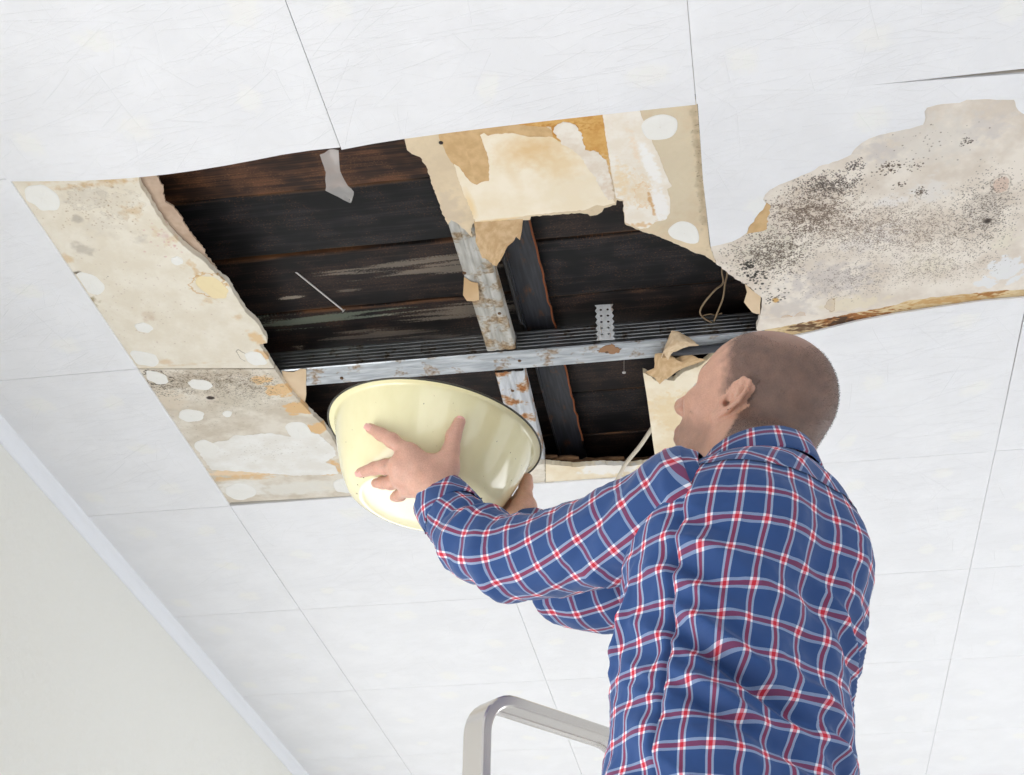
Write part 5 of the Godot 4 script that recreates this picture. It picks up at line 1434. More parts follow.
func basin_image() -> Image:
	var chips := []
	var specks := []
	var rng := RandomNumberGenerator.new()
	rng.seed = 8
	# chipped enamel: mostly along the foot and the rim
	for k in 46:
		var a := rng.randf() * TAU
		var r := 0.098 * 2.1 if k < 30 else 0.205 * 2.1 * rng.randf_range(0.7, 1.0)
		if k < 30 and rng.randf() < 0.35:
			continue
		chips.append([Vector2(0.5 + cos(a) * r * rng.randf_range(0.97, 1.05), 0.5 + sin(a) * r), Vector2.ONE * (rng.randf_range(0.002, 0.0048) if k < 30 else 0.0016), 0.0, rgb(54, 40, 30), 0.95, 0.4, 0.6])
	chips.append([Vector2(0.5, 0.68), Vector2(0.005, 0.004), 0.0, rgb(190, 120, 40), 0.9, 0.4, 0.6])
	return board_image(1024, Rect2(0, 0, 1, 1), rgb(240, 233, 190), rgb(236, 228, 182), 0.004, 270, chips, [[Vector2(0.5, 0.5), Vector2(0.5, 0.5), 260, rgb(170, 150, 96), 0.003, 0.5]])

# ---------------------------------------------------------------- the man
func plaid_image() -> Image:
	# one repeat of the check: 34 mm, woven from blue, white and red threads
	var n := 256
	var line := []
	var blue := rgb(36, 70, 124)
	var white := rgb(222, 224, 234)
	var red := rgb(196, 30, 52)
	for k in n:
		var t := (k + 0.5) / n * 34.0
		var c := blue
		var u := absf(t - 17.0)
		if u < 2.2:
			c = red
		elif u < 5.0:
			c = white
		line.append(c)
	var im := Image.create(n, n, false, Image.FORMAT_RGB8)
	for y in n:
		for x in n:
			var c: Color = line[x].lerp(line[y], 0.5)
			if (x + y) % 4 < 1:
				c = c.lerp(line[x], 0.3)
			im.set_pixel(x, y, c)
	return im

var shirt_m: StandardMaterial3D

func cloth_uv(p: Vector2) -> Vector2:
	return p / 0.034

# folds: [from, to, half width, height] in (angle or metres, metres)
func fold_height(q: Vector2, folds: Array) -> float:
	var d := 0.0
	for f in folds:
		var ab: Vector2 = f[1] - f[0]
		var t: float = clampf((q - f[0]).dot(ab) / ab.length_squared(), 0.0, 1.0)
		var e: float = q.distance_to(f[0] + ab * t) / f[2]
		var s: float = (q - f[0]).cross(ab) / ab.length() / f[2]
		d += f[3] * exp(-e * e) * sin(PI * clampf(t * 0.9 + 0.1, 0.0, 1.0)) * (1.0 - 0.5 * s)
	return d

func sleeve(src: Array, turn: float, seed_: int, folds: Array) -> Array:
	# returns [MB of the sleeve, last ring, path]
	var pts := []
	for s in src:
		pts.append(s[0])
	var k := 10
	var path := curve(pts, k)
	var rows := []
	var uvs := []
	var sides := 72
	var t0: Vector3 = (path[1] - path[0]).normalized()
	var u := t0.cross(Vector3.UP).normalized()
	var run := 0.0
	var last := 0.0
	for i in path.size():
		var t: Vector3 = (path[mini(i + 1, path.size() - 1)] - path[maxi(i - 1, 0)]).normalized()
		u = (u - t * u.dot(t)).normalized()
		var w := t.cross(u)
		var fi := float(i) / k
		var i0 := mini(int(fi), src.size() - 2)
		var rad := lerpf(src[i0][1], src[i0 + 1][1], fi - i0)
		if i > 0:
			run += Vector2(path[i].distance_to(path[i - 1]), rad - last).length()
		last = rad
		var ring := []
		var ru := []
		for j in sides + 1:
			var a := TAU * (j % sides) / sides
			var q := Vector2(a * 0.055, run)
			var dn := jag.get_noise_3d(cos(a) * 14.0 + seed_ * 40.0, sin(a) * 14.0, run * 330.0) * 0.006
			dn += jag.get_noise_3d(cos(a) * 40.0 + seed_ * 70.0, sin(a) * 40.0, run * 900.0) * 0.0016
			dn += fold_height(q, folds)
			ring.append(path[i] + (u * cos(a) + w * sin(a)) * (rad + dn))
			ru.append(cloth_uv(Vector2(TAU * j / sides * 0.054 + turn, run).rotated(-0.26)) * 0.97)
		rows.append(ring)
		uvs.append(ru)
	var mb := MB.new()
	mb.grid(rows, uvs, true)
	return [mb, rows[-1], path, u]

func head_tint(p: Vector3) -> Color:
	# natural colours of skin, cropped hair and beard shadow, in the head's own axes
	var nz := jag.get_noise_3d(p.x * 900.0, p.y * 900.0, p.z * 900.0)
	var skin := Color(0.60, 0.345, 0.25).lerp(Color(0.66, 0.38, 0.275), 0.5 + nz)
	var hair := Color(0.095, 0.066, 0.058)
	# hairline: slanting back from the temple, down in front of the ear, low at the nape
	var front := lerpf(0.016, 0.066, smoothstep(-0.01, 0.11, p.y))
	var h := smoothstep(front + 0.016, front - 0.016, p.z + nz * 0.014)
	var low := lerpf(-0.006, -0.062, smoothstep(-0.006, -0.05, p.z))
	h *= smoothstep(low - 0.014, low + 0.014, p.y + nz * 0.01)
	var thin := smoothstep(0.075, 0.12, p.y) * smoothstep(-0.09, 0.0, p.z) * 0.45
	var crown := 0.0
	h *= (1.0 - thin - crown)
	var skull := 0.0765 * sqrt(maxf(0.0, 1.0 - pow((p.y - 0.036) / 0.087, 2.0) - pow((p.z + 0.010) / 0.089, 2.0)))
	if absf(p.x) > skull + 0.0035 and absf(p.x) > 0.0735 and Vector2((p.y - 0.001) / 0.04, (p.z + 0.001 + p.y * 0.35) / 0.022).length() < 1.0:
		h = 0.0                                                     # the ears
	var c := skin.lerp(hair, clampf(h * (0.80 + nz * 0.12), 0.0, 0.92))
	var beard := smoothstep(-0.035, -0.06, p.y + nz * 0.012) * smoothstep(-0.012, 0.02, p.z) * smoothstep(-0.165, -0.125, p.y)
	c = c.lerp(Color(0.2, 0.135, 0.11), beard * (0.5 + nz * 0.3))
	if p.z > 0.09 and absf(p.x) < 0.026 and p.y < -0.056 and p.y > -0.085:
		c = Color(0.5, 0.2, 0.17)                                    # lips
	if absf(p.y - 0.029) < 0.006 and p.z > 0.06 and absf(p.x) > 0.012 and absf(p.x) < 0.052:
		c = c.lerp(hair, 0.75)                                       # eyebrows
	return c

func hand_tint(_p: Vector3) -> Color:
	var nz := jag.get_noise_3d(_p.x * 1200.0, _p.y * 1200.0, _p.z * 1200.0)
	return Color(0.63, 0.365, 0.27).lerp(Color(0.70, 0.40, 0.30), 0.5 + nz)

func hand_bones(thumb: Array, index: Array, middle: Array, ring: Array, pinky: Array, wrist: Vector3, arm: Vector3) -> Array:
	var l := []
	var k := 0.005
	l.append(bone(arm, 0.029, wrist, 0.0255, 0.012))
	for f in [[index, 0.0155], [middle, 0.016], [ring, 0.015], [pinky, 0.0135]]:
		l.append(bone(wrist.lerp(f[0][0], 0.15), 0.0185, f[0][0], f[1] * 0.86, 0.014))
	l.append(bone(index[0], 0.0125, middle[0], 0.013, 0.012))
	l.append(bone(middle[0], 0.013, ring[0], 0.0125, 0.012))
	l.append(bone(ring[0], 0.0125, pinky[0], 0.0115, 0.012))
	l.append(bone(wrist.lerp(thumb[0], 0.3), 0.02, thumb[0], 0.0165, 0.014))
	l.append(bone(thumb[0], 0.0165, thumb[1], 0.0125, 0.01))
	l.append(bone(thumb[0], 0.014, index[0].lerp(wrist, 0.25), 0.012, 0.016))
	l.append(bone(thumb[1], 0.0118, thumb[2], 0.0106, k))
	l.append(bone(thumb[2], 0.0106, thumb[3], 0.0086, k))
	for f in [[index, 0.0100], [middle, 0.0103], [ring, 0.0098], [pinky, 0.0085]]:
		var a: Array = f[0]
		var r: float = f[1]
		l.append(bone(a[0], r * 1.12, a[1], r, k))
		var up: Vector3 = (a[0] - BOWL_CENTER).normalized()
		l.append(bone(a[0] + up * 0.0065, 0.0078, a[0] + up * 0.0066, 0.0078, 0.006))
		l.append(bone(a[0] + up * 0.007, 0.004, wrist.lerp(a[0], 0.25) + up * 0.0165, 0.0035, 0.007))
		l.append(bone(a[1] + up * 0.002, r * 0.98, a[1] + up * 0.0021, r * 0.98, 0.004))
		l.append(bone(a[1], r * 1.03, a[2], r * 0.9, k * 0.8))
		l.append(bone(a[2], r * 0.92, a[3], r * 0.72, k * 0.8))
	return l

func person() -> void:
	var man := thing("person", "man in a blue plaid shirt with cropped hair holding up a basin", "person", Vector3(-0.03, 0.44, -1.66))
	var skin_m := mat(Color.WHITE, 0.5)
	skin_m.vertex_color_use_as_albedo = true
	skin_m.subsurf_scatter_enabled = true
	skin_m.subsurf_scatter_strength = 0.12
	skin_m.uv1_triplanar = true
	skin_m.uv1_scale = Vector3(14, 14, 14)
	skin_m.normal_enabled = true
	skin_m.normal_texture = bump_tex(91, 256, 0.12, 3.0, 3)
	skin_m.normal_scale = 0.12
	var pores := board_image(256, Rect2(0, 0, 1, 1), Color(0.93, 0.92, 0.92), Color.WHITE, 0.10, 95, [], [])
	skin_m.albedo_texture = tex(pores)
	var mb := MB.new()
	# ---- head, in its own axes: x to his left, y up, z out of the face
	var hb := Basis(Vector3(-0.3852, -0.1964, 0.9017), Vector3(0.5112, 0.7681, 0.3857), Vector3(-0.7683, 0.6095, -0.1955)).orthonormalized()
	var hx := Transform3D(hb.scaled_local(Vector3.ONE * 0.965), HEAD_CENTER)
	var inv := hx.affine_inverse()
	var neck_at: Vector3 = inv * (NECK + Vector3(0, -0.03, 0))
	var L := []
	L.append(blob(Vector3(0, 0.036, -0.010), Vector3(0.0765, 0.087, 0.089), 0.02))
	L.append(blob(Vector3(0, 0.03, 0.03), Vector3(0.066, 0.072, 0.064), 0.03))
	L.append(blob(Vector3(0, -0.035, 0.03), Vector3(0.061, 0.075, 0.064), 0.03))
	for s in [-1.0, 1.0]:
		L.append(bone(Vector3(s * 0.054, -0.05, 0.0), 0.018, Vector3(s * 0.022, -0.105, 0.056), 0.016, 0.02))
		L.append(blob(Vector3(s * 0.046, -0.02, 0.062), Vector3(0.02, 0.018, 0.022), 0.02))
		L.append(bone(Vector3(s * 0.008, 0.024, 0.086), 0.011, Vector3(s * 0.044, 0.022, 0.07), 0.011, 0.014))
	L.append(bone(Vector3(-0.012, -0.106, 0.060), 0.018, Vector3(0.012, -0.106, 0.060), 0.018, 0.02))
	L.append(bone(Vector3(0, -0.062, 0.058), 0.033, Vector3(0, -0.086, 0.05), 0.029, 0.015))
	L.append(bone(Vector3(0, -0.046, 0.09), 0.009, Vector3(0, -0.056, 0.088), 0.009, 0.01))
	for s in [-1.0, 1.0]:
		L.append(blob(Vector3(s * 0.032, 0.0, 0.099), Vector3(0.017, 0.011, 0.016), 0.012, true))
	L.append(bone(Vector3(0, 0.012, 0.088), 0.0085, Vector3(0, -0.026, 0.113), 0.0095, 0.01))
	L.append(blob(Vector3(0, -0.031, 0.111), Vector3(0.0115, 0.0105, 0.0115), 0.006))
	for s in [-1.0, 1.0]:
		L.append(blob(Vector3(s * 0.012, -0.036, 0.102), Vector3(0.0075, 0.0075, 0.011), 0.006))
		L.append(blob(Vector3(s * 0.0065, -0.044, 0.106), Vector3(0.0035, 0.004, 0.005), 0.003, true))
	L.append(bone(Vector3(-0.018, -0.065, 0.087), 0.007, Vector3(0, -0.062, 0.0945), 0.0075, 0.007))
	L.append(bone(Vector3(0.018, -0.065, 0.087), 0.007, Vector3(0, -0.062, 0.0945), 0.0075, 0.007))
	L.append(bone(Vector3(-0.016, -0.077, 0.083), 0.0075, Vector3(0.016, -0.077, 0.083), 0.0075, 0.007))
	L.append(bone(Vector3(0, -0.077, 0.0875), 0.0078, Vector3(0, -0.077, 0.0885), 0.0078, 0.006))
	L.append(bone(Vector3(-0.03, -0.0700, 0.099), 0.0042, Vector3(0.03, -0.0700, 0.099), 0.0042, 0.003, true))
	L.append(bone(Vector3(-0.02, -0.0905, 0.09), 0.007, Vector3(0.02, -0.0905, 0.09), 0.007, 0.008, true))
	# neck
	L.append(bone(Vector3(0, -0.03, -0.03), 0.06, neck_at, 0.06, 0.03))
	L.append(bone(Vector3(0, -0.06, 0.012), 0.045, neck_at + Vector3(0, 0.02, 0.02), 0.05, 0.03))
	for s in [-1.0, 1.0]:
		L.append(bone(Vector3(s * 0.05, -0.03, -0.03), 0.016, neck_at + Vector3(s * 0.02, 0.0, 0.035), 0.016, 0.03))
		# ear: a thin shell with a raised helix, tragus and lobe
		var er := func(x: float, y: float, z: float) -> Vector3:
			return Vector3(s * (0.0745 + (x - 0.0745) * 0.85), y * 1.04 - 0.001, z - y * 0.35 + 0.007)
		for q in 5:
			var yy := -0.018 + q * 0.01
			L.append(blob(er.call(0.0765 + 0.001 * q, yy, -0.008), Vector3(0.005, 0.010, 0.0115 + 0.0008 * q), 0.006))
		var hl := [Vector3(0.0755, 0.003, 0.004), Vector3(0.080, 0.020, 0.006), Vector3(0.086, 0.030, -0.001), Vector3(0.0905, 0.029, -0.012), Vector3(0.0925, 0.017, -0.019), Vector3(0.0915, 0.001, -0.0205), Vector3(0.087, -0.013, -0.017), Vector3(0.0815, -0.026, -0.010)]
		for q in hl.size() - 1:
			L.append(bone(er.call(hl[q].x, hl[q].y, hl[q].z), 0.0037, er.call(hl[q + 1].x, hl[q + 1].y, hl[q + 1].z), 0.0037, 0.003))
		for q in [[Vector3(0.0845, 0.015, -0.008), Vector3(0.086, 0.004, -0.0135)], [Vector3(0.086, 0.004, -0.0135), Vector3(0.0835, -0.010, -0.0105)]]:
			L.append(bone(er.call(q[0].x, q[0].y, q[0].z), 0.0028, er.call(q[1].x, q[1].y, q[1].z), 0.0028, 0.004))
		L.append(blob(er.call(0.078, -0.029, -0.004), Vector3(0.0055, 0.009, 0.008), 0.006))
		L.append(blob(er.call(0.0895, -0.002, -0.003), Vector3(0.010, 0.011, 0.0075), 0.003, true))
		L.append(blob(er.call(0.0925, 0.018, -0.012), Vector3(0.0075, 0.008, 0.004), 0.003, true))
		L.append(blob(er.call(0.0775, -0.004, 0.006), Vector3(0.005, 0.007, 0.005), 0.004))
		L.append(blob(er.call(0.078, -0.007, -0.003), Vector3(0.008, 0.0042, 0.0042), 0.003, true))
	skin(mb, L, 0.0022, hx, head_tint)
	var head_end := mb.v.size()
	# ---- hands
	var hl2 := hand_bones(LH_THUMB, LH_INDEX, LH_MIDDLE, LH_RING, LH_PINKY, LH_WRIST, SLEEVE_L[8][0])
	skin(mb, hl2, 0.0025, Transform3D.IDENTITY, hand_tint)
	var hr2 := hand_bones(RH_THUMB, RH_INDEX, RH_MIDDLE, RH_RING, RH_PINKY, RH_WRIST, SLEEVE_R[6][0])
	skin(mb, hr2, 0.0028, Transform3D.IDENTITY, hand_tint)
	# ---- the rest of the body under the clothes
	var T := []
	T.append(bone(NECK + Vector3(0, -0.03, 0), 0.055, CHEST, 0.085, 0.05))
	T.append(bone(CHEST + LFT * 0.07, 0.075, CHEST - LFT * 0.07, 0.075, 0.05))
	T.append(bone(CHEST, 0.08, WAIST, 0.06, 0.05))
	T.append(bone(WAIST, 0.06, HIP + Vector3(0, -0.1, 0), 0.07, 0.05))
	for s in [[SLEEVE_L, [2, 4, 6, 8]], [SLEEVE_R, [1, 3, 4, 6]]]:
		T.append(bone(CHEST + Vector3(0, 0.04, 0), 0.06, s[0][s[1][0]][0], 0.045, 0.03))
		for q in 3:
			T.append(bone(s[0][s[1][q]][0], 0.042 - 0.005 * q, s[0][s[1][q + 1]][0], 0.037 - 0.004 * q, 0.01))
	skin(mb, T, 0.014, Transform3D.IDENTITY, hand_tint)
	part("body", mb, skin_m, man)
	# nails of the visible hand
	var nail_m := mat(rgb(226, 172, 162), 0.3)
	for f in [LH_THUMB, LH_INDEX, LH_MIDDLE]:
		nail_on(f, nail_m, man)
	# ---- cropped hair: short stubble standing on the scalp
	var hairs := MultiMesh.new()
	hairs.transform_format = MultiMesh.TRANSFORM_3D
	var spike := MB.new()
	spike.tube([Vector3.ZERO, Vector3(0, 0.6, 0), Vector3(0, 1, 0)], [0.5, 0.42, 0.15], 3)
	hairs.mesh = spike.commit()
	var rng := RandomNumberGenerator.new()
	rng.seed = 3
	var places := []
	for q in head_end:
		var p: Vector3 = inv * mb.v[q]
		var c := mb.col[q]
		if c.r > 0.30 or p.y < -0.07 or p.z > 0.07:
			continue
		if p.y < -0.02 and p.z > -0.02:
			continue
		var nn := mb.n[q]
		for z in 2:
			if rng.randf() > 0.55:
				continue
			var up := (nn + hb * Vector3(rng.randf_range(-0.3, 0.3), rng.randf_range(-0.5, 0.0), rng.randf_range(-0.3, 0.3))).normalized()
			var sx := up.cross(Vector3.UP).normalized()
			var ln := rng.randf_range(0.0008, 0.0016)
			var at := mb.v[q] + hb * Vector3(rng.randf_range(-1, 1), rng.randf_range(-1, 1), rng.randf_range(-1, 1)) * 0.0012
			places.append(Transform3D(Basis(sx * 0.0003, up * ln, sx.cross(up) * 0.0003), at))
	hairs.instance_count = places.size()
	for q in places.size():
		hairs.set_instance_transform(q, places[q])
	var hm := MultiMeshInstance3D.new()
	hm.name = "hair"
	hm.multimesh = hairs
	hm.material_override = mat(rgb(58, 48, 44), 0.6)
	man.add_child(hm)
	hm.position = -man.position
	hm.set_meta("kind", "stuff")
	hm.set_meta("label", "closely cropped dark hair")
	# eyes
	for s in [-1.0, 1.0]:
		var ey := MB.new()
		var c: Vector3 = hx * Vector3(s * 0.032, 0.0, 0.0775)
		skin(ey, [blob(c, Vector3.ONE * 0.0115, 0.001)], 0.002, Transform3D.IDENTITY, func(p: Vector3) -> Color: return Color(0.03, 0.02, 0.015) if (inv * p).z > 0.0872 else Color(0.75, 0.72, 0.7))
		var em := mat(Color.WHITE, 0.15)
		em.vertex_color_use_as_albedo = true
		part("eye", ey, em, man)
	clothes(man)

func nail_on(f: Array, m: Material, man: Node) -> void:
	var tip: Vector3 = f[3]
	var d: Vector3 = (f[3] - f[2]).normalized()
	var out := (Vector3(0, 1.0016, 0) - tip).normalized()
	out = (out - d * out.dot(d)).normalized()
	var s := d.cross(out)
	var r := 0.0082 if f == LH_THUMB else 0.0074
	var rows := []
	for i in 5:
		var row := []
		var t := i / 4.0
		var wd := (0.0062 if f == LH_THUMB else 0.0048) * (0.75 + 0.4 * sin(PI * (0.2 + t * 0.6)))
		for j in 7:
			var a := (j / 3.0 - 1.0) * wd / r
			row.append(tip + d * (-0.008 + t * 0.0135) + (out * cos(a) + s * sin(a)) * (r * (1.0 - 0.12 * t)))
		rows.append(row)
	var mb := MB.new()
	mb.sheet(rows, 0.0006)
	part("fingernail", mb, m, man)

func clothes(man: Node3D) -> void:
	shirt_m = textured(plaid_image(), 0.85)
	shirt_m.rim_enabled = true
	shirt_m.rim = 0.25
	# ---- shirt body: rings from the hem to the shoulders; angle 0 is his left side, 90 degrees his front
	# [height, centre x, centre z, half width, half depth front, half depth back]
	var keys := [[1.24, -0.045, -1.70, 0.190, 0.135, 0.135], [1.36, -0.044, -1.70, 0.183, 0.128, 0.128], [1.5357, HIP.x, HIP.z, 0.170, 0.117, 0.118], [1.6441, WAIST.x, WAIST.z, 0.165, 0.115, 0.113], [1.73, -0.002, -1.636, 0.170, 0.118, 0.120], [1.79, 0.012, -1.617, 0.170, 0.118, 0.122], [1.83, 0.018, -1.611, 0.160, 0.110, 0.117], [1.863, 0.023, -1.606, 0.140, 0.098, 0.106], [1.888, 0.028, -1.602, 0.112, 0.086, 0.093], [1.905, 0.032, -1.600, 0.084, 0.074, 0.079], [1.915, 0.035, -1.598, 0.066, 0.064, 0.066]]
	var folds := [
		[Vector2(-0.05, 1.70), Vector2(-0.22, 1.605), 0.012, 0.016],
		[Vector2(-0.06, 1.672), Vector2(-0.25, 1.585), 0.011, -0.014],
		[Vector2(-0.04, 1.645), Vector2(-0.22, 1.555), 0.012, 0.017],
		[Vector2(-0.08, 1.607), Vector2(-0.26, 1.54), 0.011, -0.014],
		[Vector2(-0.05, 1.575), Vector2(-0.2, 1.53), 0.012, 0.009],
		[Vector2(-0.2, 1.64), Vector2(-0.32, 1.60), 0.010, 0.008],
		[Vector2(-0.22, 1.585), Vector2(-0.36, 1.57), 0.010, 0.009],
		[Vector2(-0.03, 1.80), Vector2(-0.13, 1.765), 0.008, -0.006],
		[Vector2(-0.03, 1.775), Vector2(-0.15, 1.735), 0.008, 0.006],
		[Vector2(-0.03, 1.755), Vector2(-0.13, 1.71), 0.008, -0.006],
		[Vector2(0.02, 1.74), Vector2(0.08, 1.62), 0.010, 0.006],
		[Vector2(0.06, 1.76), Vector2(0.12, 1.64), 0.010, -0.006],
		[Vector2(-0.045, 1.84), Vector2(-0.05, 1.45), 0.005, -0.004]]
	var rows := []
	var uvs := []
	var sides := 288
	var steps := 200
	for i in steps + 1:
		var y := lerpf(1.24, 1.915, i / float(steps))
		var q := 0
		while q < keys.size() - 2 and y > keys[q + 1][0]:
			q += 1
		var t: float = clampf((y - keys[q][0]) / (keys[q + 1][0] - keys[q][0]), 0.0, 1.0)
		var kk := []
		for z in 6:
			var p0: float = keys[maxi(q - 1, 0)][z]
			var p1: float = keys[q][z]
			var p2: float = keys[q + 1][z]
			var p3: float = keys[mini(q + 2, keys.size() - 1)][z]
			kk.append(p1 + 0.5 * t * (p2 - p0 + t * (2.0 * p0 - 5.0 * p1 + 4.0 * p2 - p3 + t * (3.0 * (p1 - p2) + p3 - p0))) if z > 2 else lerpf(p1, p2, t))
		var c := Vector3(kk[1], y, kk[2])
		var ring := []
		var ru := []
		for j in sides + 1:
			var a := TAU * (j % sides) / sides
			var aa := TAU * j / float(sides)
			if aa > PI:
				aa -= TAU
			var ca := cos(a)
			var sa := sin(a)
			var e := 0.93
			var px: float = signf(ca) * pow(absf(ca), e) * kk[3]
			var pz: float = signf(sa) * pow(absf(sa), e) * (kk[4] if sa > 0.0 else kk[5])
			# shoulder blades and the hollow of the spine
			if sa < 0.0:
				pz += -0.010 * exp(-pow((absf(px) - 0.085) / 0.05, 2.0)) * exp(-pow((y - 1.8) / 0.06, 2.0))
				pz += 0.008 * exp(-pow(px / 0.03, 2.0)) * exp(-pow((y - 1.72) / 0.12, 2.0))
			var dn := jag.get_noise_3d(ca * 30.0, sa * 30.0, y * 170.0) * 0.006 + jag.get_noise_3d(ca * 60.0 + 300.0, sa * 60.0, y * 480.0) * 0.003
			var calm := smoothstep(1.92, 1.83, y)
			# long creases slanting down across the back
			var arc := aa * 0.15
			var across := y - 0.5 * arc
			var low_part := smoothstep(1.80, 1.68, y) * smoothstep(3.1, 2.4, absf(aa))
			var backness := 0.35 + 0.65 * smoothstep(0.3, -0.4, sa)
			dn += (sqrt(pow(jag2.get_noise_2d(arc * 36.0, across * 330.0), 2.0) + 0.012) - 0.22) * -0.017 * low_part * backness
			dn += jag2.get_noise_2d(arc * 40.0 + 500.0, across * 170.0) * 0.007 * low_part * backness
			dn = dn * (0.25 + 0.75 * calm) + fold_height(Vector2(aa * 0.15, y), folds) * 1.6
			ring.append(c + LFT * (px + ca * dn) + FWD * (pz + sa * dn))
			ru.append(cloth_uv(Vector2((TAU * j / float(sides)) * 0.1515, y)))
		rows.append(ring)
		uvs.append(ru)
	var yoke_from := 0
	for i in rows.size():
		if rows[i][0].y < 1.868:
			yoke_from = i
	var mb := MB.new()
	# the back, and the front panels sewn to it along the side seams
	var j0 := 160
	var j1 := 274
	var back_r := []
	var back_u := []
	var front_r := []
	var front_u := []
	for i in yoke_from + 1:
		back_r.append(rows[i].slice(j0, j1 + 1))
		back_u.append(uvs[i].slice(j0, j1 + 1))
		var fr: Array = rows[i].slice(j1, sides)
		fr.append_array(rows[i].slice(0, j0 + 1))
		var fu := []
		for q in fr.size():
			var ang := (q - 14) / float(sides) * TAU
			fu.append(cloth_uv(Vector2(ang * 0.15 + 0.011, rows[i][0].y + 0.013)))
		front_r.append(fr)
		front_u.append(fu)
	mb.grid(back_r, back_u, false, -FWD)
	mb.grid(front_r, front_u, false, FWD)
	var shirt := part("shirt", mb, shirt_m, man)
	shirt.set_meta("label", "blue shirt with red and white check")
	# yoke, cut on the bias
	mb = MB.new()
	var yr := []
	var yu := []
	for i in range(yoke_from - 1, rows.size()):
		var r := []
		var ru := []
		for j in rows[i].size():
			var p: Vector3 = rows[i][j]
			var cc := Vector3(0.03, p.y, -1.6)
			p += (p - cc).normalized() * 0.0016
			r.append(p)
			ru.append(cloth_uv(Vector2(p.dot(LFT), p.dot(FWD) + p.y * 0.5).rotated(0.75)))
		yr.append(r)
		yu.append(ru)
	mb.grid(yr, yu, true)
	part("yoke", mb, shirt_m, shirt)
	# collar: a stand and a leaf folded over it, higher at the back
	mb = MB.new()
	var cr := []
	var cu := []
	for s in [[0.067, 1.895], [0.0665, 1.910], [0.066, 1.926], [0.068, 1.934], [0.0715, 1.932], [0.075, 1.923], [0.079, 1.910], [0.082, 1.898], [0.080, 1.896]]:
		var r := []
		var ru := []
		for j in 61:
			var a := TAU * (j % 60) / 60.0
			var w := 1.0 + jag.get_noise_2d(cos(a) * 20.0 + s[1] * 500.0, sin(a) * 20.0) * 0.02
			var tilt: float = -0.014 * sin(a)
			r.append(Vector3(0.036, s[1] + tilt, -1.6) + LFT * (cos(a) * s[0] * w) + FWD * (sin(a) * s[0] * w * 0.98 + 0.002))
			ru.append(cloth_uv(Vector2(TAU * j / 60.0 * 0.075, s[1] * (1.0 if s[0] < 0.07 else -1.0))))
		cr.append(r)
		cu.append(ru)
	mb.grid(cr, cu, true)
	part("collar", mb, shirt_m, shirt)
	# sleeves and cuffs
	var fl := [[Vector2(0.05, 0.30), Vector2(0.2, 0.34), 0.012, 0.008], [Vector2(0.0, 0.36), Vector2(0.16, 0.33), 0.010, -0.007], [Vector2(0.1, 0.385), Vector2(0.3, 0.37), 0.009, 0.008], [Vector2(0.15, 0.42), Vector2(0.33, 0.40), 0.008, -0.006], [Vector2(0.02, 0.13), Vector2(0.15, 0.19), 0.012, 0.006], [Vector2(0.2, 0.1), Vector2(0.1, 0.22), 0.012, -0.006]]
	for s in [[SLEEVE_L, 0.004, 1], [SLEEVE_R, 0.01, 2]]:
		var sl := sleeve(s[0], s[1], s[2], fl)
		part("sleeve", sl[0], shirt_m, shirt)
		cuff(sl, s[0], shirt)
	# unbuttoned cuff tab below the left wrist
	var last: Vector3 = SLEEVE_L[9][0]
	mb = MB.new()
	var tr := []
	var tu := []
	for i in 5:
		var r := []
		var ru := []
		for j in 4:
			var p := last + Vector3(-0.004, -0.03, 0.012) + Vector3(-0.022, -0.006, 0.004) * (i / 4.0) + Vector3(0.006, -0.017, 0.003) * (j / 3.0) + Vector3(0, 0.003, 0) * sin(i * 1.2)
			r.append(p)
			ru.append(cloth_uv(Vector2(i * 0.006, j * 0.006)))
		tr.append(r)
		tu.append(ru)
	mb.grid(tr, tu, false, Vector3(0, -0.4, 1))
	var tab := part("cuff_tab", mb, shirt_m, shirt)
	mb = MB.new()
	var bp: Vector3 = tr[3][2]
	mb.tube([bp, bp + Vector3(0, -0.0012, 0.0028)], [0.005], 12)
	part("button", mb, mat(rgb(60, 46, 44), 0.4), shirt)
	# ---- trousers and shoes, below the picture
	var denim := textured(board_image(256, Rect2(0, 0, 0.3, 0.3), rgb(46, 54, 72), rgb(60, 70, 92), 0.05, 280, [], []), 0.9)
	denim.uv1_triplanar = true
	denim.uv1_scale = Vector3(3, 3, 3)
	mb = MB.new()
	var hip: Vector3 = Vector3(HIP.x, 1.38, HIP.z)
	var T := [bone(hip + LFT * 0.06 + Vector3(0, 0.02, 0), 0.09, hip - LFT * 0.06 + Vector3(0, 0.02, 0), 0.09, 0.03)]
	for s in [-1.0, 1.0]:
		var top: Vector3 = hip + LFT * 0.072 * s + Vector3(0, -0.06, 0)
		var knee: Vector3 = Vector3(-0.03, 0.93, -1.66) + LFT * (0.09 * s - 0.03)
		var ank: Vector3 = Vector3(-0.03, 0.53, -1.66) + LFT * (0.095 * s - 0.04) - FWD * 0.10
		T.append(bone(top, 0.088, knee, 0.068, 0.02))
		T.append(bone(knee, 0.068, ank, 0.056, 0.03))
	skin(mb, T, 0.014, Transform3D.IDENTITY, func(_p: Vector3) -> Color: return Color.WHITE)
	part("trousers", mb, denim, man)
	var leather := mat(rgb(58, 44, 36), 0.5)
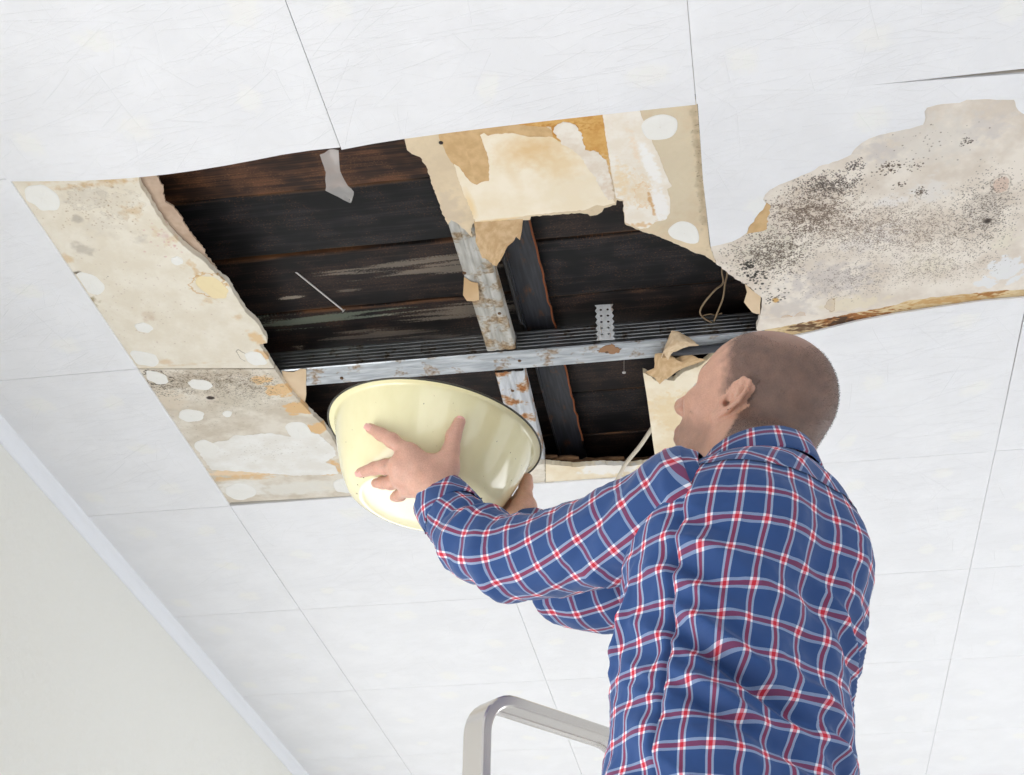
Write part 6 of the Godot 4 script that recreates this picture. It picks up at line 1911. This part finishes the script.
	for s in [-1.0, 1.0]:
		mb = MB.new()
		var ank: Vector3 = Vector3(-0.03, 0.0, -1.66) + LFT * (0.095 * s - 0.04) - FWD * 0.10
		var heel: Vector3 = ank + Vector3(0, 0.496, 0) - FWD * 0.035
		var toe: Vector3 = ank + Vector3(0, 0.490, 0) + FWD * 0.16
		skin(mb, [bone(ank + Vector3(0, 0.55, 0), 0.044, heel, 0.036, 0.02), bone(heel, 0.036, toe, 0.03, 0.03), bone(heel.lerp(toe, 0.45) + Vector3(0, 0.02, 0), 0.036, toe, 0.028, 0.03)], 0.010, Transform3D.IDENTITY, func(_p: Vector3) -> Color: return Color.WHITE)
		part("shoe", mb, leather, man)

func cuff(sl: Array, src: Array, shirt: Node) -> void:
	var path: Array = sl[2]
	var u: Vector3 = sl[3]
	var end: Vector3 = path[-1]
	var d: Vector3 = (path[-1] - path[-4]).normalized()
	u = (u - d * u.dot(d)).normalized()
	var w := d.cross(u)
	var r0: float = src[-1][1]
	var rows := []
	var uvs := []
	for s in [[-0.04, r0 + 0.0045], [-0.039, r0 + 0.0065], [-0.02, r0 + 0.0062], [0.0, r0 + 0.0045], [0.009, r0 + 0.0038], [0.0105, r0 + 0.0028], [0.009, r0 + 0.0012], [-0.01, r0]]:
		var r := []
		var ru := []
		for j in 49:
			var a := TAU * (j % 48) / 48.0
			var wob := 1.0 + jag.get_noise_2d(cos(a) * 30.0, sin(a) * 30.0 + s[0] * 300.0) * 0.05
			r.append(end + d * s[0] + (u * cos(a) + w * sin(a)) * s[1] * wob)
			ru.append(cloth_uv(Vector2(TAU * j / 48.0 * 0.045, s[0]).rotated(0.6)))
		rows.append(r)
		uvs.append(ru)
	var mb := MB.new()
	mb.grid(rows, uvs, true)
	part("cuff", mb, shirt_m, shirt)

# ---------------------------------------------------------------- the stepladder
func ladder() -> void:
	var alu := mat(rgb(222, 218, 214), 0.22, 0.8)
	var worn := mat(rgb(186, 178, 168), 0.42, 0.8)
	var rubber := mat(rgb(40, 40, 42), 0.8)
	var corner: Vector3 = RAIL_CORNER
	var half := 0.14
	var mid := Vector3(corner.x, 0, corner.z) - LFT * (half - 0.0)
	var top_y := corner.y + 0.027
	var o := thing("stepladder", "aluminium stepladder with a rounded guard rail in front of the man", "ladder", Vector3(mid.x, 0, mid.z))
	var at := func(l: float, y: float, f: float) -> Vector3:
		return mid + LFT * l + Vector3(0, y, 0) + FWD * f
	# guard rail: a flat bar bent into a hoop
	var line := []
	var R := 0.05
	var deck := 1.06
	line.append(Vector2(half, deck - 0.12))
	line.append(Vector2(half, deck + 0.25))
	for k in 9:
		var a := PI * 0.5 * k / 8.0
		line.append(Vector2(half - R + R * cos(a), top_y - R + R * sin(a)))
	for k in 9:
		var a := PI * 0.5 + PI * 0.5 * k / 8.0
		line.append(Vector2(-half + R + R * cos(a), top_y - R + R * sin(a)))
	line.append(Vector2(-half, deck + 0.25))
	line.append(Vector2(-half, deck - 0.12))
	var rows := []
	var hw := 0.021
	var ht := 0.008
	var prof := [Vector2(-hw, -ht + 0.002), Vector2(-hw + 0.0015, -ht), Vector2(-hw + 0.007, -ht), Vector2(-hw + 0.0085, -ht + 0.003), Vector2(hw - 0.0085, -ht + 0.003), Vector2(hw - 0.007, -ht), Vector2(hw - 0.0015, -ht), Vector2(hw, -ht + 0.002), Vector2(hw, ht - 0.002), Vector2(hw - 0.002, ht), Vector2(-hw + 0.002, ht), Vector2(-hw, ht - 0.002), Vector2(-hw, -ht + 0.002)]
	var mb := MB.new()
	for k in prof.size() - 1:
		var pr := []
		for i in line.size():
			var t: Vector2 = (line[mini(i + 1, line.size() - 1)] - line[maxi(i - 1, 0)]).normalized()
			var nn := Vector2(t.y, -t.x)
			var r := []
			for q in [prof[k], prof[k + 1]]:
				r.append(at.call(line[i].x + nn.x * q.y, line[i].y + nn.y * q.y, q.x + hw))
			pr.append(r)
		var e: Vector2 = prof[k + 1] - prof[k]
		var on := Vector2(e.y, -e.x)
		if on.dot((prof[k] + prof[k + 1]) * 0.5) < 0.0:
			on = -on
		var t1: Vector2 = (line[2] - line[0]).normalized()
		mb.grid(pr, [], false, LFT * 0.0 + FWD * on.x + Vector3(0, 0.0, 0) if absf(on.x) > absf(on.y) else Vector3(0, -signf(on.y), 0) * 1.0)
	part("guard_rail", mb, alu, o)
	# platform and treads with a turned-down front edge
	for k in 5:
		var y := deck - k * 0.205
		var f0 := -0.06 - k * 0.1
		var dp := 0.19 if k == 0 else 0.09
		mb = MB.new()
		var xf := Transform3D(Basis(LFT, Vector3.UP, FWD * -1.0), at.call(0, y, f0 - dp * 0.5 + (0.08 if k else 0.09)))
		mb.box(Vector3(-half + 0.012, -0.028, -dp * 0.5), Vector3(half - 0.012, 0, dp * 0.5), 0.004, xf)
		for q in 5:
			mb.box(Vector3(-half + 0.02, 0.0, -dp * 0.45 + q * dp * 0.2), Vector3(half - 0.02, 0.0012, -dp * 0.45 + q * dp * 0.2 + dp * 0.08), 0.0004, xf)
		part("platform" if k == 0 else "tread", mb, worn, o)
	# stiles in front, legs behind, rubber feet
	for s in [-1.0, 1.0]:
		mb = MB.new()
		beam(mb, at.call(s * half, deck, -0.06), at.call(s * (half + 0.05), 0.03, -0.51), 0.026, 0.055)
		part("stile", mb, worn, o)
		mb = MB.new()
		beam(mb, at.call(s * half, deck - 0.03, 0.03), at.call(s * (half + 0.06), 0.03, 0.42), 0.022, 0.035)
		part("rear_leg", mb, worn, o)
		for p in [at.call(s * (half + 0.05), 0.0, -0.515), at.call(s * (half + 0.06), 0.0, 0.423)]:
			mb = MB.new()
			mb.box(p + Vector3(-0.03, 0, -0.03), p + Vector3(0.03, 0.045, 0.03), 0.006)
			part("rubber_foot", mb, rubber, o)

func beam(mb: MB, a: Vector3, b: Vector3, wl: float, wf: float) -> void:
	var d := (b - a)
	var y := d.normalized()
	var x := LFT
	x = (x - y * x.dot(y)).normalized()
	mb.box(Vector3(-wl / 2, 0, -wf / 2), Vector3(wl / 2, d.length(), wf / 2), 0.003, Transform3D(Basis(x, y, x.cross(y)), a))
